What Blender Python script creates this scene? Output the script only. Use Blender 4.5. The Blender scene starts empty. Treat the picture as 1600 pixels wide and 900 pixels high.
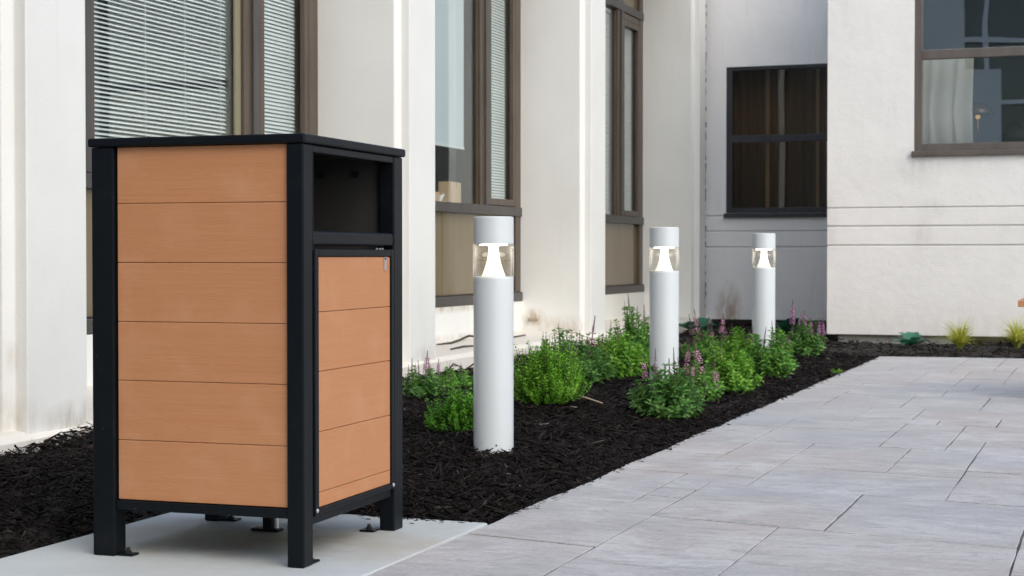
import bpy, math, random
import numpy as np
from mathutils import Vector, Matrix, Euler

R = math.radians
rng = np.random.default_rng(7)
random.seed(7)
S = bpy.context.scene
COL = S.collection

# ------------------------------------------------------------------ camera
CAM_Z, YAW, PITCH = 0.89, 0.348, 0.0196
cam = bpy.data.cameras.new('camera')
cam.sensor_width = 36.0
cam.lens = 2600.0 / 1600.0 * 36.0
cam.clip_start = 0.05
cam.clip_end = 2000.0
cam_o = bpy.data.objects.new('camera', cam)
cam_o.location = (0, 0, CAM_Z)
cam_o.rotation_euler = (math.pi / 2 - PITCH, 0, YAW)
COL.objects.link(cam_o)
S.camera = cam_o
cam.dof.use_dof = True
cam.dof.focus_distance = 5.6
cam.dof.aperture_fstop = 9.0

# ------------------------------------------------------------------ sky, sun, exposure
SUN = Vector((0.62, -0.50, 0.72)).normalized()
world = bpy.data.worlds.new('World')
S.world = world
world.use_nodes = True
wn = world.node_tree.nodes
wl = world.node_tree.links
wn.clear()
sky = wn.new('ShaderNodeTexSky')
sky.sky_type = 'NISHITA'
sky.sun_disc = False
sky.sun_elevation = math.asin(SUN.z)
sky.sun_rotation = math.atan2(SUN.x, SUN.y)
sky.air_density = 1.0
sky.dust_density = 2.5
sky.ozone_density = 0.3
bg = wn.new('ShaderNodeBackground')
bg.inputs['Strength'].default_value = 0.15
wo = wn.new('ShaderNodeOutputWorld')
wl.new(sky.outputs[0], bg.inputs[0])
wl.new(bg.outputs[0], wo.inputs[0])
sl = bpy.data.lights.new('sun', 'SUN')
sl.energy = 1.2
sl.angle = R(95)
sl.color = (0.955, 0.985, 0.985)
so = bpy.data.objects.new('sun', sl)
so.rotation_euler = SUN.to_track_quat('Z', 'Y').to_euler()
so.location = (6, -4, 12)
COL.objects.link(so)
S.view_settings.view_transform = 'Standard'
S.view_settings.look = 'None'
S.view_settings.exposure = 0.52
S.view_settings.gamma = 1.0
S.view_settings.use_curve_mapping = False
S.render.engine = 'CYCLES'
S.cycles.use_denoising = True
S.cycles.max_bounces = 6
S.cycles.diffuse_bounces = 4
S.cycles.glossy_bounces = 3
S.cycles.use_adaptive_sampling = True
S.cycles.adaptive_threshold = 0.02
S.cycles.transparent_max_bounces = 12
S.cycles.transmission_bounces = 4
S.cycles.caustics_reflective = False
S.cycles.caustics_refractive = False
S.cycles.sample_clamp_indirect = 6.0


# ------------------------------------------------------------------ material helpers
class NT:
    def __init__(s, name):
        s.m = bpy.data.materials.new(name)
        s.m.use_nodes = True
        s.n = s.m.node_tree.nodes
        s.l = s.m.node_tree.links
        s.b = s.n['Principled BSDF']
        s.out = s.n['Material Output']

    def node(s, t, **kw):
        n = s.n.new('ShaderNode' + t)
        for k, v in kw.items():
            setattr(n, k, v)
        return n

    def link(s, a, b):
        s.l.new(a, b)

    def coord(s, kind='Object'):
        if kind == 'World':
            return s.node('NewGeometry').outputs['Position']
        return s.node('TexCoord').outputs[kind]

    def mapping(s, v, scale=(1, 1, 1), loc=(0, 0, 0), rot=(0, 0, 0)):
        m = s.node('Mapping')
        m.inputs['Scale'].default_value = scale
        m.inputs['Location'].default_value = loc
        m.inputs['Rotation'].default_value = rot
        s.link(v, m.inputs[0])
        return m.outputs[0]

    def noise(s, v, scale, detail=4, rough=0.55, dist=0.0):
        n = s.node('TexNoise')
        n.inputs['Scale'].default_value = scale
        n.inputs['Detail'].default_value = detail
        n.inputs['Roughness'].default_value = rough
        n.inputs['Distortion'].default_value = dist
        s.link(v, n.inputs['Vector'])
        return n.outputs['Fac']

    def ramp(s, f, stops):
        r = s.node('ValToRGB')
        e = r.color_ramp.elements
        while len(e) < len(stops):
            e.new(0.5)
        for i, (p, c) in enumerate(stops):
            e[i].position = p
            e[i].color = (c, c, c, 1) if isinstance(c, (int, float)) else (*c, 1)
        s.link(f, r.inputs[0])
        return r.outputs[0]

    def mix(s, f, a, b, mode='MIX'):
        m = s.node('Mix', data_type='RGBA', blend_type=mode)
        for sock, v in ((m.inputs[0], f), (m.inputs[6], a), (m.inputs[7], b)):
            if isinstance(v, (int, float)):
                sock.default_value = v if sock.type == 'VALUE' else (v, v, v, 1)
            elif isinstance(v, tuple):
                sock.default_value = (*v, 1)
            else:
                s.link(v, sock)
        return m.outputs[2]

    def math(s, op, a, b=0.0, clamp=False):
        m = s.node('Math', operation=op, use_clamp=clamp)
        for sock, v in ((m.inputs[0], a), (m.inputs[1], b)):
            if isinstance(v, (int, float)):
                sock.default_value = v
            else:
                s.link(v, sock)
        return m.outputs[0]

    def color(s, c):
        if isinstance(c, tuple):
            s.b.inputs['Base Color'].default_value = (*c, 1)
        else:
            s.link(c, s.b.inputs['Base Color'])

    def rough(s, v):
        if isinstance(v, (int, float)):
            s.b.inputs['Roughness'].default_value = v
        else:
            s.link(v, s.b.inputs['Roughness'])

    def set(s, **kw):
        for k, v in kw.items():
            s.b.inputs[k.replace('_', ' ')].default_value = v

    def bump(s, h, strength=0.3, dist=0.01, normal=None):
        b = s.node('Bump')
        b.inputs['Strength'].default_value = strength
        b.inputs['Distance'].default_value = dist
        s.link(h, b.inputs['Height'])
        if normal is not None:
            s.link(normal, b.inputs['Normal'])
        s.link(b.outputs[0], s.b.inputs['Normal'])
        return b.outputs[0]


def mat_plain(name, c, rough=0.5, metallic=0.0, spec=0.5):
    t = NT(name)
    t.color(c)
    t.rough(rough)
    t.set(Metallic=metallic)
    t.b.inputs['Specular IOR Level'].default_value = spec
    return t.m


def blob(t, pos, cx, cy, cz, rx, ry, rz):
    """soft ellipsoidal mask at a world place (the footprint of one stain)"""
    m = t.mapping(pos, (1 / rx, 1 / ry, 1 / rz), (-cx / rx, -cy / ry, -cz / rz))
    d = t.node('VectorMath', operation='LENGTH')
    t.link(m, d.inputs[0])
    return t.math('SUBTRACT', 1.0, d.outputs['Value'], True)


def mat_paint(name, base, dirt, amount=0.5, stains=(), bump=0.25, grain=90.0, speck=0.0):
    """painted masonry: faint mottling, weather streaks, specks, soft stains"""
    t = NT(name)
    p = t.coord('World')
    n1 = t.noise(p, 1.3, 3, 0.6)
    n2 = t.noise(t.mapping(p, (9, 9, 1.1)), 1.0, 3, 0.6)
    n3 = t.noise(p, 26.0, 2, 0.7)
    c = t.mix(t.ramp(n1, [(0.35, 0.0), (0.75, 1.0)]), base, tuple(b * 0.93 for b in base))
    c = t.mix(t.math('MULTIPLY', t.ramp(n2, [(0.58, 0.0), (0.8, 1.0)]), amount * 0.6), c, dirt)
    c = t.mix(t.math('MULTIPLY', t.ramp(n3, [(0.66, 0.0), (0.8, 1.0)]), amount * 0.35), c, dirt)
    if speck:
        n4 = t.noise(p, 140.0, 2, 0.5)
        c = t.mix(t.math('MULTIPLY', t.ramp(n4, [(0.70, 0.0), (0.76, 1.0)]), speck), c, tuple(d * 0.7 for d in dirt))
    for (cx, cy, cz, rx, ry, rz, k, col) in stains:
        f = blob(t, p, cx, cy, cz, rx, ry, rz)
        nn = t.ramp(t.noise(t.mapping(p, (14, 14, 5)), 1.0, 5, 0.65), [(0.3, 0.0), (0.65, 1.0)])
        c = t.mix(t.math('MULTIPLY', t.math('MULTIPLY', f, nn), k, True), c, col)
    t.color(c)
    t.rough(0.62)
    h = t.math('ADD', t.noise(p, grain, 2, 0.6), t.math('MULTIPLY', t.noise(p, 7.0, 1), 1.5))
    t.bump(h, bump, 0.006)
    return t.m


CREAM = (0.79, 0.80, 0.77)
M = {}
M['cream'] = mat_paint('cream_paint', CREAM, (0.50, 0.45, 0.36), 0.22, speck=0.3, bump=0.2,
                       stains=((-4.73, 6.35, 0.42, 0.03, 0.05, 0.10, 0.55, (0.36, 0.25, 0.15)), (-4.73, 6.36, 0.14, 0.12, 0.25, 0.14, 0.6, (0.40, 0.32, 0.22)),
                               (-4.67, 6.75, 0.1, 0.1, 0.3, 0.12, 0.9, (0.36, 0.30, 0.23)), (-4.9, 15.0, 0.2, 0.5, 0.1, 0.14, 0.9, (0.40, 0.33, 0.25)),
                               (-5.22, 15.0, 0.30, 0.14, 0.1, 0.10, 1.5, (0.42, 0.32, 0.2)), (-4.67, 11.1, 0.14, 0.1, 0.4, 0.12, 0.8, (0.42, 0.36, 0.28)),
                               (-5.33, 13.0, 0.44, 0.1, 2.2, 0.05, 1.0, (0.42, 0.36, 0.26)), (-5.33, 13.2, 0.17, 0.1, 2.2, 0.06, 0.9, (0.42, 0.37, 0.3))))
M['ledge'] = mat_paint('ledge_paint', (0.74, 0.71, 0.64), (0.34, 0.27, 0.19), 0.9, speck=0.5, bump=0.5, grain=60)
M['stucco'] = mat_paint('stucco', (0.785, 0.775, 0.745), (0.46, 0.44, 0.42), 0.3, bump=0.5, grain=70, speck=0.12,
                        stains=((-1.86, 17.0, 1.78, 0.30, 0.3, 0.26, 0.38, (0.34, 0.33, 0.32)),
                                (-1.40, 17.0, 1.80, 0.55, 0.3, 0.16, 0.22, (0.42, 0.40, 0.37)),
                                (-1.72, 17.0, 1.36, 0.16, 0.3, 0.13, 0.4, (0.36, 0.35, 0.36)),
                                (-1.82, 17.0, 1.10, 0.15, 0.3, 0.20, 0.4, (0.44, 0.42, 0.40)),
                                (-1.0, 17.0, 0.05, 4.0, 0.5, 0.42, 0.4, (0.46, 0.44, 0.40)), (-2.74, 17.0, 1.2, 0.10, 0.3, 0.5, 0.5, (0.5, 0.46, 0.40))))
M['stucco_back'] = mat_paint('stucco_recess', (0.80, 0.80, 0.80), (0.42, 0.41, 0.41), 0.4, bump=0.4, grain=70,
                             stains=((-4.42, 19.9, 0.20, 0.20, 0.4, 0.42, 1.6, (0.42, 0.34, 0.28)),))
M['concrete_old'] = mat_paint('old_concrete', (0.44, 0.42, 0.38), (0.2, 0.18, 0.15), 0.8, bump=0.6, grain=60, speck=0.4)


def mat_bronze(name, c):
    t = NT(name)
    p = t.coord('World')
    n = t.noise(t.mapping(p, (12, 12, 2)), 1.0, 4, 0.6)
    t.color(t.mix(t.ramp(n, [(0.35, 0.0), (0.8, 1.0)]), c, tuple(min(1, x * 1.35 + 0.012) for x in c)))
    t.rough(0.42)
    t.bump(t.noise(p, 160.0, 2), 0.08, 0.002)
    return t.m


M['bronze'] = mat_bronze('bronze_frame', (0.072, 0.053, 0.038))
M['bronze_dark'] = mat_bronze('dark_frame', (0.050, 0.046, 0.042))
M['black_frame'] = mat_bronze('black_frame', (0.018, 0.019, 0.024))
M['brown_frame'] = mat_bronze('brown_grey_frame', (0.085, 0.072, 0.062))
M['khaki'] = mat_plain('khaki_bead', (0.24, 0.22, 0.14), 0.6)
M['gap'] = mat_paint('gap_rubble', (0.10, 0.09, 0.08), (0.5, 0.48, 0.42), 1.6, bump=0.6, grain=60, speck=0.6)
M['rubber'] = mat_plain('rubber', (0.014, 0.014, 0.014), 0.7)


def mat_glass_sheet(name, tint, gain, wave=0.0, wscale=1.2):
    """window sheet: clear body tinted by colour, mirror part by Fresnel"""
    t = NT(name)
    t.n.remove(t.b)
    lw = t.node('LayerWeight')
    lw.inputs['Blend'].default_value = 0.5
    # Schlick, the same from either side of the sheet
    f5 = t.math('POWER', lw.outputs['Facing'], 5.0)
    f = t.math('MULTIPLY', t.math('ADD', t.math('MULTIPLY', f5, 0.96), 0.04), gain, True)
    tr = t.node('BsdfTransparent')
    tr.inputs[0].default_value = (*tint, 1)
    gl = t.node('BsdfGlossy')
    gl.inputs['Roughness'].default_value = 0.0
    gl.inputs['Color'].default_value = (0.94, 0.97, 0.97, 1)
    if wave:
        b = t.node('Bump')
        b.inputs['Strength'].default_value = wave
        b.inputs['Distance'].default_value = 0.05
        t.link(t.noise(t.coord('World'), wscale, 1, 0.4), b.inputs['Height'])
        t.link(b.outputs[0], gl.inputs['Normal'])
    mx = t.node('MixShader')
    t.link(f, mx.inputs[0])
    t.link(tr.outputs[0], mx.inputs[1])
    t.link(gl.outputs[0], mx.inputs[2])
    t.link(mx.outputs[0], t.out.inputs[0])
    return t.m


M['glass'] = mat_glass_sheet('window_glass', (0.955, 0.975, 0.97), 1.1, 0.01)
M['glass_wave'] = mat_glass_sheet('old_window_glass', (0.95, 0.96, 0.94), 5.0, 0.03, 1.3)
M['glass_dark'] = mat_glass_sheet('smoked_glass', (0.80, 0.76, 0.70), 0.9, 0.03)
t = NT('ochre_spandrel')
p = t.coord('World')
n = t.noise(t.mapping(p, (5, 5, 0.6)), 1.0, 3)
t.color(t.mix(n, (0.13, 0.098, 0.045), (0.22, 0.18, 0.115)))
t.rough(0.16)
M['spandrel'] = t.m

M['slat'] = mat_plain('slat_enamel', (0.74, 0.80, 0.81), 0.45)
M['shade'] = mat_plain('roller_shade_cloth', (0.62, 0.69, 0.72), 0.9)
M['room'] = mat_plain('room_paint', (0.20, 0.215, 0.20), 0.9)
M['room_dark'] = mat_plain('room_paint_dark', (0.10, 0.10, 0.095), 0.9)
M['cardboard'] = mat_plain('cardboard', (0.60, 0.43, 0.26), 0.85)
M['white_plastic'] = mat_plain('white_plastic', (0.8, 0.8, 0.8), 0.4)
M['brass'] = mat_plain('brass', (0.72, 0.46, 0.16), 0.25, 1.0)
M['lamp_dome'] = mat_plain('lamp_dome', (0.20, 0.14, 0.09), 0.25, 0.6)
M['dark_cloth'] = mat_plain('dark_cloth', (0.02, 0.024, 0.026), 0.55)
M['desk'] = mat_plain('desk_wood', (0.12, 0.08, 0.05), 0.5)
t = NT('lit_bulb')
t.color((1, 0.8, 0.5))
t.b.inputs['Emission Color'].default_value = (1.0, 0.55, 0.18, 1)
t.b.inputs['Emission Strength'].default_value = 0.45
M['bulb'] = t.m
t = NT('brown_curtain')
p = t.coord('World')
t.color(t.mix(t.noise(t.mapping(p, (30, 30, 0.6)), 1.0, 3), (0.085, 0.055, 0.028), (0.19, 0.13, 0.075)))
t.rough(0.95)
M['curtain'] = t.m
M['reflection_cream'] = mat_plain('cream_reflection_cloth', (0.80, 0.78, 0.70), 0.9)  # cloth colour standing in for a pale reflection in the glass
M['reflection_tan'] = mat_plain('tan_reflection', (0.34, 0.25, 0.16), 0.9)  # tan of bands reflected in the dark glass, put into colour

# litter bin
t = NT('terracotta_board')
p = t.coord('Object')
oi = t.node('ObjectInfo').outputs['Random']
g1 = t.noise(t.mapping(p, (2.2, 2.2, 75)), 1.0, 5, 0.7, 0.5)
g2 = t.noise(t.mapping(p, (40, 40, 420)), 1.0, 3, 0.6)
g3 = t.noise(p, 6.0, 4, 0.6)
c = t.mix(t.ramp(g1, [(0.3, 0.0), (0.75, 1.0)]), (0.455, 0.192, 0.076), (0.495, 0.222, 0.094))
c = t.mix(t.math('MULTIPLY', t.ramp(g2, [(0.5, 0.0), (0.75, 1.0)]), 0.3), c, (0.40, 0.18, 0.085))
c = t.mix(t.math('MULTIPLY', t.ramp(g3, [(0.5, 0.0), (0.75, 1.0)]), 0.45), c, (0.55, 0.30, 0.165))
g4 = t.noise(t.mapping(p, (7, 7, 190)), 1.0, 4, 0.7, 0.8)
c = t.mix(t.math('MULTIPLY', t.ramp(g4, [(0.58, 0.0), (0.72, 1.0)]), 0.35), c, (0.57, 0.32, 0.18))
c = t.mix(t.math('MULTIPLY', oi, 0.22), c, (0.43, 0.20, 0.10))
t.color(c)
t.rough(0.58)
t.bump(t.math('ADD', t.math('ADD', g1, g2), g4), 0.28, 0.002)
M['board'] = t.m
t = NT('black_powder_coat')
p = t.coord('World')
d = t.ramp(t.noise(p, 9.0, 6, 0.75), [(0.52, 0.0), (0.8, 1.0)])
d2 = t.ramp(t.noise(p, 170.0, 2, 0.5), [(0.66, 0.0), (0.74, 1.0)])
c = t.mix(t.math('MULTIPLY', d, 0.35), (0.0042, 0.0062, 0.0082), (0.017, 0.018, 0.019))
c = t.mix(t.math('MULTIPLY', t.math('MULTIPLY', d2, d), 0.6), c, (0.16, 0.15, 0.14))
t.color(c)
t.rough(0.42)
t.b.inputs['Specular IOR Level'].default_value = 0.15
t.bump(t.noise(p, 420.0, 1), 0.12, 0.0015)
M['black'] = t.m
M['dusty_black'] = mat_plain('dusty_black', (0.034, 0.033, 0.032), 0.7)
M['zinc'] = mat_plain('zinc_bolt', (0.62, 0.63, 0.65), 0.35, 0.9)
M['dark_bolt'] = mat_plain('dark_bolt', (0.03, 0.03, 0.03), 0.4, 0.5)

# bollard
t = NT('bollard_white_coat')
p = t.coord('World')
n = t.noise(p, 5.0, 4)
s2 = t.ramp(t.noise(t.mapping(p, (30, 30, 90)), 1.0, 4, 0.7), [(0.62, 0.0), (0.7, 1.0)])
low = t.node('SeparateXYZ')
t.link(p, low.inputs[0])
lowm = t.ramp(low.outputs['Z'], [(0.02, 1.0), (0.14, 0.0)])
c = t.mix(n, (0.585, 0.635, 0.655), (0.625, 0.67, 0.685))
c = t.mix(t.math('MULTIPLY', t.math('MULTIPLY', s2, lowm), 0.8), c, (0.16, 0.14, 0.13))
t.color(c)
t.rough(0.30)
t.bump(t.noise(p, 60.0, 2), 0.03, 0.002)
M['bollard'] = t.m
t = NT('clear_acrylic')
t.n.remove(t.b)
lw = t.node('LayerWeight')
lw.inputs['Blend'].default_value = 0.5
f5 = t.math('POWER', lw.outputs['Facing'], 5.0)
tr_ = t.node('BsdfTransparent')
tr_.inputs[0].default_value = (0.97, 0.965, 0.95, 1)
gl_ = t.node('BsdfGlossy')
gl_.inputs['Roughness'].default_value = 0.05
df_ = t.node('BsdfTranslucent')
df_.inputs[0].default_value = (0.95, 0.93, 0.9, 1)
m1 = t.node('MixShader')
t.link(t.math('MULTIPLY', t.math('POWER', lw.outputs['Facing'], 3.0), 0.55), m1.inputs[0])
t.link(tr_.outputs[0], m1.inputs[1])
t.link(df_.outputs[0], m1.inputs[2])
m2 = t.node('MixShader')
t.link(t.math('ADD', t.math('MULTIPLY', f5, 0.7), 0.035), m2.inputs[0])
t.link(m1.outputs[0], m2.inputs[1])
t.link(gl_.outputs[0], m2.inputs[2])
t.link(m2.outputs[0], t.out.inputs[0])
M['acrylic'] = t.m
t = NT('lit_reflector')
t.color((0.9, 0.88, 0.84))
t.rough(0.4)
t.b.inputs['Emission Color'].default_value = (1.0, 0.86, 0.66, 1)
t.b.inputs['Emission Strength'].default_value = 0.62
M['reflector'] = t.m
t = NT('lamp_led')
t.b.inputs['Emission Color'].default_value = (1.0, 0.90, 0.74, 1)
t.b.inputs['Emission Strength'].default_value = 9.0
M['led'] = t.m

# pavement
t = NT('stamped_concrete')
p = t.coord('World')
oi = t.node('ObjectInfo').outputs['Random']
wp = t.mapping(p, (1, 1, 1))
big = t.noise(p, 0.62, 2, 0.5)
med = t.noise(t.mapping(p, (2.0, 2.4, 3)), 1.0, 6, 0.72, 0.8)
fine = t.noise(p, 46.0, 3, 0.7)
streak = t.noise(t.mapping(p, (5.0, 17.0, 4), rot=(0, 0, 0.2)), 1.0, 5, 0.68, 1.2)
pits = t.noise(p, 95.0, 1, 0.5)
c = t.mix(t.ramp(big, [(0.38, 0.0), (0.60, 1.0)]), (0.48, 0.437, 0.415), (0.408, 0.418, 0.433))
c = t.mix(t.math('MULTIPLY', t.ramp(med, [(0.44, 0.0), (0.62, 1.0)]), 0.68), c, (0.60, 0.61, 0.61))
c = t.mix(t.math('MULTIPLY', t.ramp(streak, [(0.50, 0.0), (0.66, 1.0)]), 0.62), c, (0.28, 0.28, 0.29))
c = t.mix(t.math('MULTIPLY', t.ramp(fine, [(0.50, 0.0), (0.72, 1.0)]), 0.42), c, (0.26, 0.255, 0.255))
c = t.mix(t.math('MULTIPLY', t.ramp(pits, [(0.70, 0.0), (0.76, 1.0)]), 0.55), c, (0.12, 0.115, 0.11))
c = t.mix(t.math('MULTIPLY', oi, 0.35), c, (0.37, 0.365, 0.365))
t.color(c)
t.rough(t.ramp(med, [(0.3, 0.48), (0.7, 0.72)]))
h = t.math('ADD', t.math('MULTIPLY', streak, 1.5), t.math('ADD', t.math('MULTIPLY', fine, 0.4), t.math('MULTIPLY', med, 0.8)))
t.bump(h, 0.6, 0.014)
M['paver'] = t.m
t = NT('joint_mortar')
p = t.coord('World')
t.color(t.mix(t.ramp(t.noise(p, 1.1, 3), [(0.4, 0.0), (0.65, 1.0)]), (0.075, 0.07, 0.068), (0.24, 0.225, 0.22)))
t.rough(0.9)
t.bump(t.noise(p, 80.0, 3), 0.4, 0.01)
M['joint'] = t.m
t = NT('broom_concrete')
p = t.coord('World')
n1 = t.noise(p, 2.2, 5, 0.6)
br = t.noise(t.mapping(p, (160, 6, 10)), 1.0, 3, 0.6)
sp = t.noise(p, 120.0, 3, 0.6)
c = t.mix(t.ramp(n1, [(0.35, 0.0), (0.7, 1.0)]), (0.455, 0.505, 0.515), (0.54, 0.585, 0.59))
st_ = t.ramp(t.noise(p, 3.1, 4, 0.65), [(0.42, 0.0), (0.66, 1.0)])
fo = blob(t, p, -2.42, 4.6, 0, 0.75, 0.62, 1)  # brown stain below the bin, with light bounced off its boards painted in
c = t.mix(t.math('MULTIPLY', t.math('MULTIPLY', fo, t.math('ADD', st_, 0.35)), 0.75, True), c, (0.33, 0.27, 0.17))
c = t.mix(t.math('MULTIPLY', st_, 0.22), c, (0.38, 0.39, 0.38))
c = t.mix(t.math('MULTIPLY', t.ramp(br, [(0.5, 0.0), (0.8, 1.0)]), 0.25), c, (0.40, 0.40, 0.385))
c = t.mix(t.math('MULTIPLY', t.ramp(sp, [(0.66, 0.0), (0.74, 1.0)]), 0.4), c, (0.22, 0.21, 0.19))
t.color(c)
t.rough(0.75)
t.bump(t.math('ADD', br, sp), 0.22, 0.003)
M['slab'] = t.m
t = NT('soil')
p = t.coord('World')
t.color(t.mix(t.noise(p, 14.0, 5, 0.7), (0.008, 0.006, 0.005), (0.022, 0.017, 0.014)))
t.rough(0.95)
t.bump(t.noise(p, 40.0, 4, 0.7), 0.8, 0.03)
M['soil'] = t.m


def attr_mat(name, stops, rough, trans=0.0, spec=0.3, noise=0.0):
    """colour picked per leaf or chip from a random 'tint' attribute"""
    t = NT(name)
    a = t.node('Attribute', attribute_name='tint').outputs['Fac']
    c = t.ramp(a, stops)
    if noise:
        n = t.noise(t.coord('World'), noise, 3, 0.6)
        c = t.mix(t.math('MULTIPLY', n, 0.5), c, tuple(x * 0.55 for x in stops[0][1]))
    t.color(c)
    t.rough(rough)
    t.b.inputs['Specular IOR Level'].default_value = spec
    if trans:
        tl = t.node('BsdfTranslucent')
        hs = t.node('HueSaturation')
        hs.inputs['Saturation'].default_value = 1.1
        hs.inputs['Value'].default_value = 1.5
        t.link(c, hs.inputs['Color'])
        t.link(hs.outputs[0], tl.inputs[0])
        mx = t.node('MixShader')
        mx.inputs[0].default_value = trans
        t.link(t.b.outputs[0], mx.inputs[1])
        t.link(tl.outputs[0], mx.inputs[2])
        t.link(mx.outputs[0], t.out.inputs[0])
    return t.m


M['mulch'] = attr_mat('mulch_bark', [(0.0, (0.005, 0.0037, 0.0036)), (0.6, (0.0115, 0.009, 0.0085)), (0.92, (0.024, 0.018, 0.0155)),
                                     (0.992, (0.045, 0.032, 0.025)), (1.0, (0.22, 0.20, 0.17))], 0.8, spec=0.15, noise=60.0)
M['leaf'] = attr_mat('perennial_leaf', [(0.0, (0.070, 0.194, 0.042)), (0.5, (0.131, 0.316, 0.056)), (1.0, (0.263, 0.486, 0.089))], 0.45, 0.28)
M['leaf_dark'] = attr_mat('dark_leaf', [(0.0, (0.056, 0.155, 0.041)), (0.5, (0.106, 0.253, 0.057)), (1.0, (0.205, 0.380, 0.098))], 0.45, 0.28)
M['leaf_light'] = attr_mat('light_leaf', [(0.0, (0.097, 0.247, 0.036)), (0.5, (0.178, 0.389, 0.051)), (1.0, (0.307, 0.523, 0.090))], 0.45, 0.30)
M['box_leaf'] = attr_mat('box_leaf', [(0.0, (0.050, 0.173, 0.022)), (0.5, (0.104, 0.289, 0.031)), (1.0, (0.211, 0.453, 0.055))], 0.4, 0.25)
M['box_leaf_light'] = attr_mat('light_box_leaf', [(0.0, (0.089, 0.239, 0.024)), (0.5, (0.161, 0.374, 0.036)), (1.0, (0.291, 0.538, 0.067))], 0.4, 0.28)
M['hosta'] = attr_mat('hosta_leaf', [(0.0, (0.036, 0.132, 0.084)), (1.0, (0.066, 0.210, 0.126))], 0.4, 0.2)
M['gold_grass'] = attr_mat('gold_grass', [(0.0, (0.24, 0.29, 0.04)), (0.5, (0.48, 0.50, 0.08)), (1.0, (0.66, 0.65, 0.24))], 0.5, 0.3)
M['stem'] = mat_plain('stem', (0.10, 0.15, 0.05), 0.6)
M['twig'] = mat_plain('twig_bark', (0.055, 0.042, 0.034), 0.85)
M['pale_twig'] = mat_plain('pale_twig', (0.34, 0.26, 0.19), 0.85)
M['bud'] = mat_plain('bud_mauve', (0.14, 0.075, 0.085), 0.7)
M['petal'] = mat_plain('petal_pink', (0.50, 0.27, 0.36), 0.6)
M['petal_magenta'] = mat_plain('petal_magenta', (0.42, 0.19, 0.37), 0.6)
M['petal_faded'] = mat_plain('petal_faded', (0.36, 0.20, 0.24), 0.7)


# ------------------------------------------------------------------ object helpers
class MB:
    def __init__(s):
        s.v, s.f = [], []

    def box(s, x0, x1, y0, y1, z0, z1):
        b = len(s.v)
        s.v += [(x0, y0, z0), (x1, y0, z0), (x1, y1, z0), (x0, y1, z0), (x0, y0, z1), (x1, y0, z1), (x1, y1, z1), (x0, y1, z1)]
        s.f += [tuple(b + i for i in q) for q in ((0, 3, 2, 1), (4, 5, 6, 7), (0, 1, 5, 4), (1, 2, 6, 5), (2, 3, 7, 6), (3, 0, 4, 7))]
        return s

    def prism(s, pts, z0, z1):
        b, n = len(s.v), len(pts)
        s.v += [(x, y, z0) for x, y in pts] + [(x, y, z1) for x, y in pts]
        s.f += [tuple(b + i for i in reversed(range(n))), tuple(b + n + i for i in range(n))]
        s.f += [(b + i, b + (i + 1) % n, b + n + (i + 1) % n, b + n + i) for i in range(n)]
        return s

    def lathe(s, prof, n=32, c=(0, 0), closed=False):
        b = len(s.v)
        m = len(prof)
        for r, z in prof:
            for k in range(n):
                a = 2 * math.pi * k / n
                s.v.append((c[0] + r * math.cos(a), c[1] + r * math.sin(a), z))
        rows = m if closed else m - 1
        for j in range(rows):
            j2 = (j + 1) % m
            for k in range(n):
                k2 = (k + 1) % n
                s.f.append((b + j * n + k, b + j * n + k2, b + j2 * n + k2, b + j2 * n + k))
        if not closed:
            s.f.append(tuple(b + k for k in reversed(range(n))))
            s.f.append(tuple(b + (m - 1) * n + k for k in range(n)))
        return s

    def tube(s, pts, rad, n=6):
        b = len(s.v)
        pts = [Vector(p) for p in pts]
        if isinstance(rad, (int, float)):
            rad = [rad] * len(pts)
        for i, p in enumerate(pts):
            d = (pts[min(i + 1, len(pts) - 1)] - pts[max(i - 1, 0)]).normalized()
            u = d.cross(Vector((0, 0, 1)) if abs(d.z) < 0.9 else Vector((1, 0, 0))).normalized()
            w = d.cross(u)
            for k in range(n):
                a = 2 * math.pi * k / n
                s.v.append(tuple(p + (u * math.cos(a) + w * math.sin(a)) * rad[i]))
        for i in range(len(pts) - 1):
            for k in range(n):
                k2 = (k + 1) % n
                s.f.append((b + i * n + k, b + i * n + k2, b + (i + 1) * n + k2, b + (i + 1) * n + k))
        s.f.append(tuple(b + k for k in reversed(range(n))))
        s.f.append(tuple(b + (len(pts) - 1) * n + k for k in range(n)))
        return s

    def mesh(s, name, smooth=False):
        me = bpy.data.meshes.new(name)
        me.from_pydata(s.v, [], s.f)
        if smooth:
            me.polygons.foreach_set('use_smooth', [True] * len(me.polygons))
        me.update()
        return me

    def build(s, name, mat, parent=None, bevel=0.0, smooth=False, loc=None, seg=2):
        me = s.mesh(name, smooth)
        me.materials.append(mat)
        o = link(name, me, parent, loc)
        if bevel:
            m = o.modifiers.new('bevel', 'BEVEL')
            m.width = bevel
            m.segments = seg
            m.limit_method = 'ANGLE'
            m.angle_limit = R(35)
        return o


def link(name, me, parent=None, loc=None):
    o = bpy.data.objects.new(name, me)
    COL.objects.link(o)
    if parent is not None:
        o.parent = parent
    if loc is not None:
        o.location = loc
    return o


def thing(name, label, cat, loc=(0, 0, 0), rz=0.0, group=None):
    o = bpy.data.objects.new(name, None)
    o.empty_display_size = 0.2
    COL.objects.link(o)
    o.location = loc
    o.rotation_euler = (0, 0, rz)
    return tag(o, label, cat, group)


def tag(o, label, cat, group=None):
    o['label'] = label
    o['category'] = cat
    if group:
        o['group'] = group
    return o


def struct(o):
    o['kind'] = 'structure'
    return o


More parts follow.
